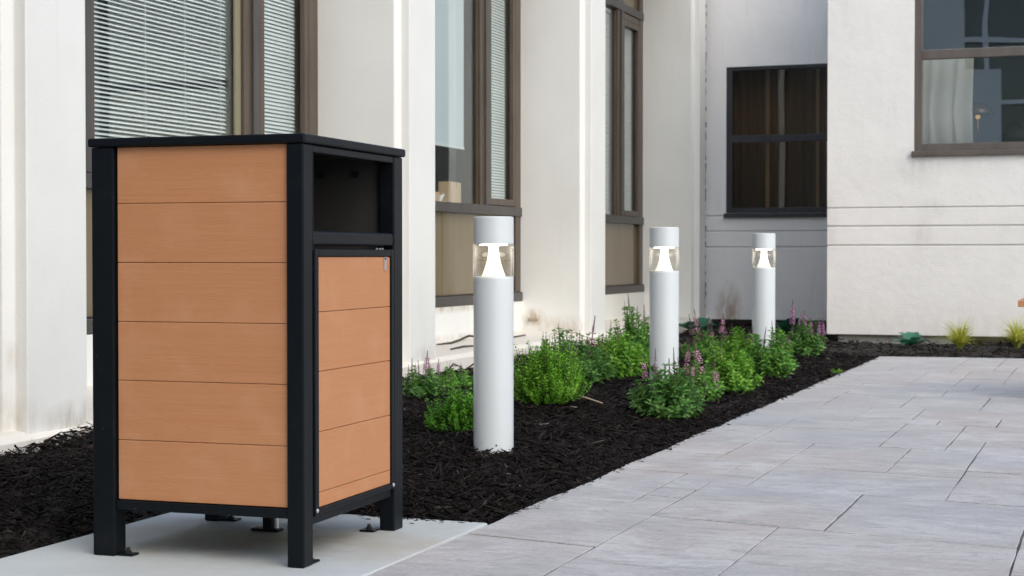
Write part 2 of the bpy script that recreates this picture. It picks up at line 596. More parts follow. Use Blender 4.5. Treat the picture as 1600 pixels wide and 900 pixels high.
def np_mesh(name, V, F, mat, tint=None, smooth=False, parent=None, loc=None):
    """V (n,3), F (m,k) all faces with k corners; tint per face"""
    me = bpy.data.meshes.new(name)
    V = np.asarray(V, np.float32)
    F = np.asarray(F, np.int32)
    m, k = F.shape
    me.vertices.add(len(V))
    me.vertices.foreach_set('co', V.ravel())
    me.loops.add(m * k)
    me.loops.foreach_set('vertex_index', F.ravel())
    me.polygons.add(m)
    me.polygons.foreach_set('loop_start', np.arange(0, m * k, k, dtype=np.int32))
    if smooth:
        me.polygons.foreach_set('use_smooth', np.ones(m, bool))
    me.update(calc_edges=True)
    if tint is not None:
        a = me.attributes.new('tint', 'FLOAT', 'FACE')
        a.data.foreach_set('value', np.asarray(tint, np.float32))
    me.materials.append(mat)
    return link(name, me, parent, loc)


# ------------------------------------------------------------------ ground
struct(MB().box(-400, 400, -400, 400, -0.5, -0.12).build('ground', M['soil']))

PX0 = -1.945          # edge of the paving towards the bed
PY1 = 14.86


def far_edge(x):
    return PY1 + 0.12 * (x - PX0)


def warp(x, y):
    """the stamped courses wander: they run a little aslant near the camera"""
    k = -0.20 if y < 7 else (-0.20 + 0.32 * (y - 7) / 8.0 if y < 15 else 0.12)
    return (x, y + k * (x - PX0))


pave = MB()
pave.prism([(PX0 + 0.006, -12), (14, -12), (14, far_edge(14) - 0.006), (PX0 + 0.006, far_edge(PX0) - 0.006)], -0.11, -0.0042)
pave_o = struct(pave.build('pavement', M['joint']))
cols, rows = 21, 54
UX, UY = 0.152, 0.218
YS = 3.2
used = np.zeros((cols, rows), bool)
tr = random.Random(21)
for j in range(rows):
    for i in range(cols):
        if used[i, j]:
            continue
        opts = [(2, 3), (3, 4), (3, 2), (2, 2), (4, 3), (4, 2), (5, 3), (3, 3), (4, 4), (2, 1), (3, 1), (5, 2)]
        tr.shuffle(opts)
        done = None
        for w, l in opts + [(1, 1)]:
            if i + w <= cols and j + l <= rows and not used[i:i + w, j:j + l].any():
                done = (w, l)
                break
        w, l = done
        used[i:i + w, j:j + l] = True
        g = tr.uniform(0.002, 0.0045)
        gy_ = tr.uniform(0.004, 0.0095)
        x0, x1 = PX0 + i * UX + (0.0 if i == 0 else g), PX0 + (i + w) * UX - g
        y0, y1 = YS + j * UY + gy_, YS + (j + l) * UY - gy_
        dz = tr.uniform(-0.0012, 0.0012)

        def edge(n, a, b):
            return [(a[0] + (b[0] - a[0]) * k / n, a[1] + (b[1] - a[1]) * k / n) for k in range(n)]
        nx, ny = max(2, 2 * w), max(2, 2 * l)
        ring = edge(nx, (x0, y0), (x1, y0)) + edge(ny, (x1, y0), (x1, y1)) + edge(nx, (x1, y1), (x0, y1)) + edge(ny, (x0, y1), (x0, y0))
        cx, cy = (x0 + x1) / 2, (y0 + y1) / 2
        outer, inner = [], []
        for (a, b) in ring:
            q = tr.uniform(-0.0016, 0.0016)
            ia, ib = a + (cx - a) * 0.0 + (0.007 if a < cx else -0.007) * (1 if a in (x0, x1) or abs(a - x0) < 1e-6 or abs(a - x1) < 1e-6 else 0), b
            if abs(b - y0) < 1e-6:
                ib = b + 0.0022
            if abs(b - y1) < 1e-6:
                ib = b - 0.0022
            if abs(a - x0) < 1e-6:
                ia = a + 0.0022
            elif abs(a - x1) < 1e-6:
                ia = a - 0.0022
            else:
                ia = a
            e = q if i else 0.006 * math.sin(b * 5.3) + 0.004 * math.sin(b * 17.0 + 1) + q * 1.5 - 0.002
            if i == 0 and a > x0 + 1e-6:
                e = q
            outer.append((a + e, b + q))
            inner.append((ia + e, ib + q))
        # lay the tile on the wandering courses, clip at the far edge
        def lay(pts):
            o = []
            for a, b in pts:
                X, Y = warp(a, b)
                o.append((X, min(Y, far_edge(X))))
            return o
        outer, inner = lay(outer), lay(inner)
        if max(p[1] for p in outer) - min(p[1] for p in outer) < 0.06 or min(p[1] for p in outer) > far_edge(x0) - 0.05:
            continue
        n = len(outer)
        ox, oy = outer[0]
        mb = MB()
        mb.v = [(a - ox, b - oy, -0.03) for a, b in outer] + [(a - ox, b - oy, -0.0012 + dz) for a, b in outer] + [(a - ox, b - oy, dz) for a, b in inner]
        mb.f = [(k, (k + 1) % n, n + (k + 1) % n, n + k) for k in range(n)]
        mb.f += [(n + k, n + (k + 1) % n, 2 * n + (k + 1) % n, 2 * n + k) for k in range(n)]
        mb.f.append(tuple(2 * n + k for k in range(n)))
        mb.build('paving_tile', M['paver'], pave_o, loc=(ox, oy, 0))
# the rest of the terrace, outside the photograph
rest = MB()
rest.prism([(PX0 + cols * UX + 0.004, -11.9), (13.9, -11.9), (13.9, far_edge(13.9) - 0.02), (PX0 + cols * UX + 0.004, far_edge(PX0 + cols * UX) - 0.02)], -0.03, 0.0)
rest.prism([(PX0, -11.9), (PX0 + cols * UX - 0.004, -11.9), (PX0 + cols * UX - 0.004, YS - 0.64), (PX0, YS - 0.004)], -0.03, 0.0)
rest.build('outer_paving', M['paver'], pave_o)

SX0, SY1 = -3.07, 5.16
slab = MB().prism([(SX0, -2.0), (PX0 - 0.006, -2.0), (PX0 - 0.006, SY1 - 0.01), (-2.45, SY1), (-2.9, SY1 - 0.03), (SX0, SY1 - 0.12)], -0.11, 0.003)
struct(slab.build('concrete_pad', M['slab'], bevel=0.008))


# ------------------------------------------------------------------ mulch bed
def bed_h(x, y):
    h = -0.022 + 0.045 * np.clip((PX0 - x) / 1.0, 0, 1)
    h = h + 0.02 * np.sin(x * 2.3 + y * 0.9) * np.clip((PX0 - x) / 0.7, 0, 1) + 0.012 * np.sin(y * 3.1 - x * 4.0) * np.clip((PX0 - x) / 0.7, 0, 1)
    # banked against the ledge beyond the first fin
    h = h + 0.035 * np.exp(-((y - 7.25) / 0.45) ** 2) * np.clip((-4.35 - x) / 0.3, 0, 1)
    h = h - 0.035 * np.clip((6.9 - y) / 0.5, 0, 1) * np.clip((-3.9 - x) / 0.5, 0, 1)
    d = np.hypot(np.clip(SX0 - x, 0, None), np.clip(y - SY1, 0, None))
    h = np.minimum(h, -0.010 + 0.14 * d)
    h = np.where(y > 14.5, np.maximum(h, -0.01 + 0.02 * np.clip((y - 15.2), 0, 1.2)), h)
    return h


def in_bed(x, y, pad=0.0):
    a = (x > -4.66) & (x < PX0 + pad) & (y > 1.0) & (y < 17.3)
    a &= ~((x > SX0 - pad + 0.02) & (y < SY1 - 0.05 - pad + 0.02 * (x + 2.5)))
    b = (x > -4.72) & (x < -2.7) & (y >= 17.2) & (y < 20.6)
    c = (x >= PX0) & (x < 4.5) & (y > far_edge(x) - pad) & (y < 17.5)
    return a | b | c


gx = np.arange(-4.72, 4.6, 0.06)
gy = np.arange(0.9, 20.7, 0.06)
GX, GY = np.meshgrid(gx, gy, indexing='ij')
GZ = bed_h(GX, GY) + rng.normal(0, 0.004, GX.shape) - 0.012
idx = np.arange(GX.size).reshape(GX.shape)
cxm, cym = (GX[:-1, :-1] + 0.03), (GY[:-1, :-1] + 0.03)
ok = in_bed(cxm, cym, 0.03).ravel()
Fq = np.stack([idx[:-1, :-1].ravel(), idx[1:, :-1].ravel(), idx[1:, 1:].ravel(), idx[:-1, 1:].ravel()], 1)[ok]
GZ = np.where(in_bed(GX, GY, 0.03), GZ, -0.05)
struct(np_mesh('planting_bed', np.stack([GX.ravel(), GY.ravel(), GZ.ravel()], 1), Fq, M['soil'], smooth=True))


def chips(n, xr, yr, lmul=1.0):
    x = rng.uniform(*xr, n)
    y = rng.uniform(*yr, n)
    L = np.clip(rng.lognormal(-3.52, 0.50, n), 0.012, 0.10) * lmul
    ya = rng.uniform(0, 2 * np.pi, n)
    k = in_bed(x + np.cos(ya) * L * 0.4, y + np.sin(ya) * L * 0.4, -0.005) & in_bed(x - np.cos(ya) * L * 0.4, y - np.sin(ya) * L * 0.4, -0.005) & in_bed(x, y)
    return x[k], y[k], L[k], ya[k]


parts = [chips(21000, (-4.66, SX0), (3.0, 7.0)), chips(14500, (SX0, PX0), (5.1, 7.0)), chips(18000, (-4.66, PX0), (7.0, 9.0)),
         chips(13000, (-4.66, PX0), (9.0, 12.0), 1.1), chips(9000, (-4.66, PX0), (12.0, 15.0), 1.2), chips(13000, (-4.7, 4.4), (14.8, 20.5), 1.25)]
ne = 420
stray = (PX0 + np.abs(rng.normal(0, 0.02, ne)) - 0.004, rng.uniform(5.2, 14.6, ne), rng.uniform(0.008, 0.03, ne), rng.uniform(0, 6.28, ne))
nf = 60
stray2 = (rng.uniform(SX0 + 0.02, -2.0, nf), SY1 - 0.03 - np.abs(rng.normal(0, 0.03, nf)), rng.uniform(0.006, 0.022, nf), rng.uniform(0, 6.28, nf))
n_stray = ne + nf
parts += [stray, stray2]
x, y, L, ya = [np.concatenate(a) for a in zip(*parts)]
n = len(x)
W = np.clip(L * rng.uniform(0.10, 0.32, n), 0.003, 0.015)
Th = W * rng.uniform(0.25, 0.6, n)
pi_ = rng.normal(0, 0.26, n)
ro = rng.uniform(-0.9, 0.9, n)
z = bed_h(x, y) + rng.uniform(-0.006, 0.022, n) + np.abs(np.sin(pi_)) * L * 0.25
z[-n_stray:] = 0.005
pi_[-n_stray:] *= 0.2
z = np.where((x > PX0 - 0.08) & (y < PY1), np.minimum(z, 0.006), z)
d = np.stack([np.cos(ya) * np.cos(pi_), np.sin(ya) * np.cos(pi_), np.sin(pi_)], 1)
u0 = np.stack([-np.sin(ya), np.cos(ya), np.zeros(n)], 1)
w0 = np.cross(d, u0)
u = u0 * np.cos(ro)[:, None] + w0 * np.sin(ro)[:, None]
w = np.cross(d, u)
P = np.stack([x, y, z], 1)
bend = rng.normal(0, 0.12, n)[:, None] * L[:, None]
V = np.zeros((n, 8, 3))
t0, t1 = rng.uniform(0.25, 1.0, (2, n, 1))
for q, (sd, tp) in enumerate(((-0.5, t0), (0.5, t1))):
    for r_, (su, sw) in enumerate(((-1, -1), (1, -1), (1, 1), (-1, 1))):
        V[:, q * 4 + r_] = P + d * (sd * L)[:, None] + u * (su * 0.5 * W)[:, None] * tp + w * (sw * 0.5 * Th)[:, None] * tp + u * bend * sd
base = (np.arange(n) * 8)[:, None]
quads = np.array([(0, 3, 2, 1), (4, 5, 6, 7), (0, 1, 5, 4), (1, 2, 6, 5), (2, 3, 7, 6), (3, 0, 4, 7)])
Fm = (base[:, None, :] + quads[None]).reshape(-1, 4)
tint = np.repeat(rng.uniform(0, 1, n), 6)
mo = np_mesh('mulch', V.reshape(-1, 3), Fm, M['mulch'], tint)
mo['kind'] = 'stuff'
mo['label'] = 'dark shredded bark mulch covering the planting bed'

# ------------------------------------------------------------------ the long building on the left
XW = -5.34
FIN_Y = [1.96, 6.32, 10.70, 15.0, 19.37]
TOP = 4.7
bld = thing('office_building', 'long cream building with deep fins between tall bronze windows', 'building', (XW, 10, 0))
BL = Vector((-XW, -10, 0))     # parts are written in world coordinates


def bpart(mb, name, mat, bevel=0.0, parent=bld, seg=2):
    if parent is bld:
        return mb.build(name, mat, bld, bevel, loc=BL, seg=seg)
    return mb.build(name, mat, parent, bevel, seg=seg)


for k, y0 in enumerate(FIN_Y):
    th = 0.53 if k < 4 else 0.35
    bpart(MB().prism([(-5.46, y0), (-4.76, y0), (-4.735, y0 + 0.06), (-4.668, y0 + 0.062), (-4.668, y0 + th), (-5.46, y0 + th)], 0.02, TOP), 'fin', M['cream'], 0.006)
# ledge under the fins and aprons
led = MB()
ys = np.concatenate([np.arange(0.4, 19.9, 0.25), [19.93]])
prof_n = 5
for yy in ys:
    drop = -0.062 * max(0.0, min(1.0, (10.0 - yy) / 3.4))
    j = rng.normal(0, 0.0025, 4)
    led.v += [(-5.6, yy, 0.195), (-4.69, yy, 0.142 + drop + j[0]), (-4.636 + j[1], yy, 0.112 + drop + j[2]), (-4.628 + j[3], yy, -0.12), (-5.6, yy, -0.12)]
for i in range(len(ys) - 1):
    for k in range(prof_n):
        k2 = (k + 1) % prof_n
        led.f.append((i * prof_n + k, i * prof_n + k2, (i + 1) * prof_n + k2, (i + 1) * prof_n + k))
led.f += [tuple(range(prof_n)), tuple((len(ys) - 1) * prof_n + k for k in reversed(range(prof_n)))]
bpart(led, 'ledge', M['ledge'])
for k in range(4):
    ya_, yb_ = FIN_Y[k] + 0.53, FIN_Y[k + 1]
    bpart(MB().box(XW - 0.16, XW + 0.012, ya_ - 0.02, yb_ + 0.02, 0.05, 0.452), 'apron_wall', M['cream'], 0.004)
bpart(MB().box(XW - 0.2, XW + 0.3, 1.96, 19.7, 4.42, 4.68), 'lintel', M['cream'], 0.006)
bpart(MB().box(-9.0, -4.6, 1.9, 19.72, 4.72, 4.95), 'roof', M['concrete_old'])
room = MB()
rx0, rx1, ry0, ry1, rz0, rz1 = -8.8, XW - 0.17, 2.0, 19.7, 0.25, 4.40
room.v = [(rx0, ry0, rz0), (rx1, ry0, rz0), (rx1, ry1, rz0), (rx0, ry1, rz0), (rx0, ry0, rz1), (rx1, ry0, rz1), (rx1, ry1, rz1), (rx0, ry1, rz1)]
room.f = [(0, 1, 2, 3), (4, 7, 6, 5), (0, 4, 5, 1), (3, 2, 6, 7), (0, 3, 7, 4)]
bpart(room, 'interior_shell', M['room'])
# weathered dark filler in the gap to the next wing
jt = MB()
jy = np.arange(0.0, 4.6, 0.05)
for zz in jy:
    a, b, c_ = rng.uniform(-0.012, 0.012, 3)
    jt.box(-4.80, -4.705 + a, 19.735 + b, 19.885, zz, zz + 0.052 + c_)
jt.box(-4.86, -4.735, 19.73, 19.95, -0.05, 4.7)
bpart(jt, 'gap_filler', M['gap'])
# rusted bracket stub on the foot of the third fin
bpart(MB().tube([(-5.27, 15.01, 0.275), (-5.26, 14.97, 0.28), (-5.17, 14.965, 0.275)], [0.014, 0.016, 0.012], 8), 'pipe_stub', M['pale_twig'])

FX0, FX1 = XW - 0.085, XW - 0.012      # frame depth range


def window(k, extra=True):
    ya_, yb_ = FIN_Y[k] + 0.53, FIN_Y[k + 1]
    y = dict(a0=ya_, a1=ya_ + 0.13, b0=ya_ + 0.85, b1=ya_ + 1.09, c0=yb_ - 1.07, c1=yb_ - 0.85, d0=yb_ - 0.14, d1=yb_)
    f = MB()
    # one closed ring: outer and inner rectangle, front and back
    for xx in (FX1, FX0):
        f.v += [(xx, y['a0'], 0.545), (xx, y['d1'], 0.545), (xx, y['d1'], 4.418), (xx, y['a0'], 4.418),
                (xx, y['a1'], 0.552), (xx, y['d0'], 0.552), (xx, y['d0'], 4.40), (xx, y['a1'], 4.40)]
    for i_ in range(4):
        j_ = (i_ + 1) % 4
        f.f += [(i_, j_, 4 + j_, 4 + i_), (8 + i_, 12 + i_, 12 + j_, 8 + j_), (i_, 8 + i_, 8 + j_, j_), (4 + i_, 4 + j_, 12 + j_, 12 + i_)]
    # mullions are two members with a dark groove between: a slim cover strip stands proud
    fr = bpart(f, 'window', M['bronze'], 0.004)
    for p, q in (('b0', 'b1'), ('c0', 'c1')):
        bpart(MB().box(FX0, FX1 - 0.001, y[p], y[q], 1.30, 4.399), 'mullion', M['bronze'], 0.004, fr)
    for p, q in (('b0', 'b1'), ('c0', 'c1')):
        m = (y[p] + y[q]) / 2
        bpart(MB().box(FX1 - 0.004, FX1 + 0.018, m - 0.012, m + 0.07, 1.35, 3.70), 'cover_strip', M['bronze_dark'], 0.003, fr)
    bpart(MB().box(FX0 - 0.004, FX1 + 0.016, y['a0'] + 0.004, y['d1'] - 0.004, 1.26, 1.345), 'transom', M['bronze_dark'], 0.004, fr)
    bpart(MB().box(FX0 - 0.004, FX1 + 0.012, y['a0'] + 0.004, y['d1'] - 0.004, 3.70, 3.79), 'transom', M['bronze_dark'], 0.004, fr)
    bpart(MB().box(FX0 - 0.006, FX1 + 0.022, y['a0'] + 0.003, y['d1'] - 0.003, 0.456, 0.54), 'sill', M['bronze_dark'], 0.005, fr)
    gx_ = XW - 0.055
    for p, q in (('a1', 'b0'), ('b1', 'c0'), ('c1', 'd0')):
        bpart(MB().box(gx_ - 0.003, gx_ + 0.003, y[p] - 0.006, y[q] + 0.006, 1.345, 3.70), 'pane', M['glass'], 0, fr)
        bpart(MB().box(gx_ - 0.003, gx_ + 0.003, y[p] - 0.006, y[q] + 0.006, 3.79, 4.42), 'pane', M['spandrel'], 0, fr)
    ym = (y['b0'] + y['c1']) / 2
    for p_, q_ in ((y['a1'] - 0.006, ym - 0.004), (ym + 0.004, y['d0'] + 0.006)):
        bpart(MB().box(gx_ - 0.02, gx_ + 0.003, p_, q_, 0.54, 1.26), 'spandrel_panel', M['spandrel'], 0, fr)
    # opening lights: an inner sash in the two narrow bays
    for p, q in (('a1', 'b0'), ('c1', 'd0')):
        s = MB()
        x0, x1, w_ = gx_ + 0.004, FX1 - 0.002, 0.062
        s.box(x0, x1, y[p] + 0.004, y[p] + w_, 1.35, 3.62)
        s.box(x0, x1, y[q] - w_, y[q] - 0.004, 1.35, 3.62)
        s.box(x0, x1, y[p] + w_, y[q] - w_, 1.352, 1.352 + w_)
        s.box(x0, x1, y[p] + w_, y[q] - w_, 3.555, 3.618)
        s.box(x0, x1 - 0.004, y[p] + 0.004, y[q] - 0.004, 3.622, 3.698)
        bpart(s, 'sash', M['bronze'], 0.003, fr)
    for p, q in (('b1', 'c0'),):
        x0, x1, w_ = gx_ + 0.004, gx_ + 0.018, 0.03
        bpart(MB().box(x0, x1, y[p], y[p] + w_, 1.346, 3.699), 'glazing_bead', M['bronze'], 0, fr)
        bpart(MB().box(x0, x1, y[q] - (0.07 if k == 1 else w_), y[q], 1.346, 3.699), 'glazing_bead', M['khaki'] if k == 1 else M['bronze'], 0, fr)
    return y


WY = {k: window(k) for k in range(4)}


def blind(y0, y1, ztop, zbot, tilt, cords, label, x=XW - 0.115, pitch=0.0265):
    t = thing('venetian_blind', label, 'blind', (x, (y0 + y1) / 2, zbot), 0, 'venetian blinds behind the bronze windows')
    L = (y1 - y0) / 2
    sl_ = MB()
    ca, sa = math.cos(tilt), math.sin(tilt)
    hw = 0.0125
    sec = [(-hw, 0.0), (0.0, 0.0022), (hw, 0.0)]
    for yy in (-L, L):
        for (a, b) in sec:
            sl_.v.append((a * ca - b * sa, yy, a * sa + b * ca))
        for (a, b) in reversed(sec):
            b -= 0.0007
            sl_.v.append((a * ca - b * sa, yy, a * sa + b * ca))
    sl_.f = [(i, (i + 1) % 6, 6 + (i + 1) % 6, 6 + i) for i in range(6)] + [tuple(reversed(range(6))), tuple(range(6, 12))]
    me = sl_.mesh('slat')
    me.materials.append(M['slat'])
    nn = int((ztop - zbot - 0.06) / pitch)
    for i in range(nn):
        o = link('slat', me, t, (0, 0, 0.03 + i * pitch))
        o.rotation_euler = (random.gauss(0, 0.0012), random.gauss(0, 0.03), 0)
    MB().box(-0.014, 0.014, -L, L, 0, 0.014).build('bottom_rail', M['slat'], t)
    MB().box(-0.02, 0.02, -L, L, ztop - zbot - 0.03, ztop - zbot).build('head_rail', M['slat'], t)
    for c in cords:
        yy = -L + 2 * L * c
        MB().box(0.0135, 0.015, yy - 0.0022, yy + 0.0022, 0, ztop - zbot).build('ladder_cord', M['slat'], t)
    return t


w1, w2, w3 = WY[1], WY[2], WY[3]
blind(w1['b1'] + 0.012, w1['c0'] - 0.07, 3.69, 1.37, R(-39), (0.06, 0.40, 0.68, 0.95), 'wide white venetian blind in the window nearest the litter bin')
blind(w1['c1'] + 0.03, w1['d0'] - 0.03, 3.69, 1.40, R(-58), (0.15, 0.85), 'narrow closed venetian blind above the right end of the litter bin')
blind(w2['c1'] + 0.03, w2['d0'] - 0.03, 3.69, 1.40, R(-58), (0.12, 0.88), 'narrow venetian blind just behind the nearest bollard top')
blind(w3['b1'] + 0.012, w3['c0'] - 0.02, 3.69, 1.37, R(-60), (0.1, 0.5, 0.9), 'wide venetian blind in the farthest bronze window')
blind(w3['c1'] + 0.03, w3['d0'] - 0.03, 3.69, 1.40, R(-60), (0.15, 0.85), 'narrow venetian blind at the far edge of the farthest bronze window')
# roller shade in the middle window
rs = thing('roller_shade', 'pale blue roller shade half drawn in the middle window', 'shade', (XW - 0.12, (w2['b1'] + w2['c0']) / 2, 1.83))
hl = (w2['c0'] - w2['b1']) / 2
MB().box(-0.001, 0.001, -hl + 0.02, hl - 0.14, 0.02, 1.86).build('cloth', M['shade'], rs)
MB().box(-0.008, 0.008, -hl + 0.02, hl - 0.14, 0.0, 0.02).build('hem_bar', M['slat'], rs)
# things on the inner sill of the middle window
MB().box(XW - 0.42, XW - 0.11, w2['b1'] - 0.9, w2['c0'] + 0.9, 1.28, 1.335).build('inner_sill', M['room'], bld, loc=BL)


def carton(loc, sx, sy, sz, rz, label):
    t = thing('cardboard_box', label, 'box', loc, rz, 'cartons on the window sill')
    MB().box(-sx, sx, -sy, sy, 0, sz).build('carton', M['cardboard'], t, 0.002)
    MB().box(-sx - 0.001, sx + 0.001, -0.012, 0.012, sz - 0.04, sz + 0.001).build('tape', M['pale_twig'], t)


carton((XW - 0.2, 13.66, 1.336), 0.06, 0.15, 0.20, 0.1, 'larger tan cardboard box on the sill of the middle window')
carton((XW - 0.2, 13.16, 1.336), 0.05, 0.12, 0.10, -0.1, 'small low tan cardboard box beside the fin in the middle window')
td = thing('tape_dispenser', 'small white tape dispenser between the two cardboard boxes', 'dispenser', (XW - 0.18, 13.42, 1.336))
MB().prism([(-0.02, -0.06), (0.02, -0.06), (0.02, 0.06), (-0.02, 0.06)], 0, 0.025).build('base', M['white_plastic'], td, 0.004)
MB().tube([(0, -0.05, 0.02), (0, -0.02, 0.06), (0, 0.05, 0.085)], [0.016, 0.02, 0.008], 8).build('arm', M['white_plastic'], td)

# ------------------------------------------------------------------ the wing at the back and right
YR, YB = 17.0, 19.9
wing = thing('stucco_wing', 'pale stucco wing with grooved base and recessed corner', 'building', (-2.76, YR, 0))
WL = Vector((2.76, -YR, 0))


def wpart(mb, name, mat, bevel=0.0, parent=wing):
    return mb.build(name, mat, parent, bevel, loc=WL if parent is wing else None)


def wall(x0, x1, yf, thick, zb, ztop, win, mat, grooves):
    wx0, wx1, wz0, wz1 = win
    cuts = [zb] + grooves + [ztop]

    def pieces(mb, z0, z1, y0, y1):
        spans = []
        zz = sorted({z0, z1, *[c for c in (wz0, wz1) if z0 < c < z1]})
        for a, b in zip(zz[:-1], zz[1:]):
            if a >= wz0 - 1e-6 and b <= wz1 + 1e-6:
                spans += [(x0, wx0, a, b), (wx1, x1, a, b)]
            else:
                spans += [(x0, x1, a, b)]
        for (a, b, c, d_) in spans:
            mb.box(a, b, y0, y1, c, d_)
        return mb
    wx0, wx1, wz0, wz1 = wx0 - 0.004, wx1 + 0.004, wz0 - 0.004, wz1 + 0.004
    wpart(pieces(MB(), zb + 0.01, ztop - 0.01, yf + 0.020, yf + thick), 'wall_core', mat)
    wx0, wx1, wz0, wz1 = win
    for i in range(len(cuts) - 1):
        lo = cuts[i] + (0.008 if i else 0)
        hi = cuts[i + 1] - (0.008 if i < len(cuts) - 2 else 0)
        big = lo < wz0 < hi
        mb = MB()
        if not big:
            mb.box(x0 - 0.002, x1 + 0.002, yf, yf + 0.028, lo, hi)
            wpart(mb, 'wall_band', mat, 0.006)
        else:
            wpart(pieces(mb, lo, hi, yf, yf + 0.028), 'wall_band', mat)


GR = [0.99, 1.183, 1.372]
wall(-2.76, 5.0, YR, 0.34, 0.088, 4.7, (-1.90, 0.62, 1.93, 4.2), M['stucco'], GR)
wall(-4.78, -2.4, YB, 0.3, 0.11, 4.7, (-4.455, -3.0, 1.40, 3.17), M['stucco_back'], GR)
# side and top of the projecting block
wpart(MB().box(-2.758, -2.44, YR + 0.345, YB + 0.2, 0.09, 4.69), 'return_wall', M['stucco'])
wpart(MB().box(-4.7, 5.0, YB + 0.31, 23.0, 0.1, 0.6), 'rear_floor', M['concrete_old'])
wpart(MB().box(-2.76, 5.1, YR + 0.02, 23.2, 4.72, 4.9), 'roof', M['concrete_old'])
wpart(MB().box(-4.9, -2.77, YB + 0.02, 23.2, 4.72, 4.9), 'roof', M['concrete_old'])
wpart(MB().box(-2.66, -1.43, YR + 0.08, YR + 0.5, -0.2, 0.084), 'foundation', M['concrete_old'], 0.01)
wpart(MB().box(-1.42, 5.0, YR + 0.28, YR + 0.5, -0.2, 0.082), 'foundation', M['concrete_old'])
wpart(MB().box(-4.72, -2.78, YB + 0.26, YB + 0.5, -0.2, 0.105), 'foundation', M['concrete_old'])


def room_box(x0, x1, y0, y1, z0, z1, mat, name='interior_shell'):
    r_ = MB()
    r_.v = [(x0, y0, z0), (x1, y0, z0), (x1, y1, z0), (x0, y1, z0), (x0, y0, z1), (x1, y0, z1), (x1, y1, z1), (x0, y1, z1)]
    r_.f = [(0, 1, 2, 3), (4, 7, 6, 5), (0, 3, 7, 4), (1, 5, 6, 2), (3, 2, 6, 7)]
    wpart(r_, name, mat)


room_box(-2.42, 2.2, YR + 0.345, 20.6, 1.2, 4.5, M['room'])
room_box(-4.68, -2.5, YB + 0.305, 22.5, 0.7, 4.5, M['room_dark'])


def sash_window(x0, x1, z0, z1, yf, fw, rails, mat, glass, sill_mat, proj):
    """dark framed window with a horizontal rail and a projecting sill"""
    f = MB()
    ya_, yb_ = yf + 0.012, yf + 0.10
    f.box(x0 + 0.002, x0 + fw, ya_, yb_, z0 + 0.002, z1 - 0.002)
    f.box(x1 - fw, x1 - 0.002, ya_, yb_, z0 + 0.002, z1 - 0.002)
    f.box(x0 + fw, x1 - fw, ya_ + 0.002, yb_, z1 - fw * 0.6, z1 - 0.004)
    f.box(x0 + fw, x1 - fw, ya_ + 0.002, yb_, z0 + 0.004, z0 + fw * 0.95)
    fr = wpart(f, 'window', mat, 0.004)
    zs = [z0 + fw * 0.95] + sum([[a, b] for a, b in rails], []) + [z1 - fw * 0.6]
    for a, b in rails:
        wpart(MB().box(x0 + fw - 0.002, x1 - fw + 0.002, ya_ - 0.004, yb_ - 0.01, a, b), 'rail', mat, 0.004, fr)
    for a, b in zip(zs[0::2], zs[1::2]):
        wpart(MB().box(x0 + fw - 0.004, x1 - fw + 0.004, yf + 0.055, yf + 0.061, a - 0.004, b + 0.004), 'pane', glass, 0, fr)
    wpart(MB().box(x0 - 0.02, x1 + 0.02, yf - proj, yf + 0.05, z0 - 0.055, z0 - 0.002), 'sill', sill_mat, 0.006, fr)
    return fr


sash_window(-1.90, 0.62, 1.93, 4.2, YR, 0.075, [(2.842, 2.932)], M['brown_frame'], M['glass_wave'], M['brown_frame'], 0.05)
sash_window(-4.455, -3.0, 1.40, 3.17, YB, 0.07, [(2.255, 2.342)], M['black_frame'], M['glass_dark'], M['black_frame'], 0.045)

# brown curtain behind the dark window
cu = thing('curtain', 'dark brown pleated curtain behind the black framed window', 'curtain', (-3.73, YB + 0.36, 1.35))
c_ = MB()
nn = 90
for i in range(nn + 1):
    xx = -0.78 + 1.56 * i / nn
    yy = 0.03 * math.sin(i * 1.05) + 0.012 * math.sin(i * 0.37)
    c_.v += [(xx, yy, 0.0), (xx, yy, 1.95), (xx, yy + 0.004, 1.95), (xx, yy + 0.004, 0.0)]
for i in range(nn):
    for k in range(4):
        c_.f.append((i * 4 + k, i * 4 + (k + 1) % 4, i * 4 + 4 + (k + 1) % 4, i * 4 + 4 + k))
c_.build('cloth', M['curtain'], cu, smooth=True)
for xx, ww in ((-0.275, 0.026), (0.335, 0.02)):  # added tan strips imitating reflected bands in the dark glass
    MB().box(xx - ww, xx + ww, -0.075, -0.06, 0, 1.95).build('reflection_strip', M['reflection_tan'], cu, 0.005)

# added cream cloth, standing in for a pale reflection in the right window
pc = thing('reflection_cloth', 'added cream cloth in place of a reflection, at the left of the right window', 'curtain', (-1.60, YR + 0.42, 1.9))
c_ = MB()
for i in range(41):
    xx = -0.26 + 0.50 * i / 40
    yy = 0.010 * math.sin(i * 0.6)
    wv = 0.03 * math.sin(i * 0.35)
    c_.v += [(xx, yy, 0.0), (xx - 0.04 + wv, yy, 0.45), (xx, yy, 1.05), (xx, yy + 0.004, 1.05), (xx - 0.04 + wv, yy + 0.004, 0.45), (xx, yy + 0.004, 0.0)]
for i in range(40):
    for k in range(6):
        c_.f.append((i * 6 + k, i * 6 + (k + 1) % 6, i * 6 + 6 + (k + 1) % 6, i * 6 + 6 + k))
c_.build('cloth', M['reflection_cream'], pc, smooth=True)
MB().tube([(-0.3, 0, 1.07), (2.2, 0, 1.07)], 0.014, 8).build('rod', M['white_plastic'], pc)

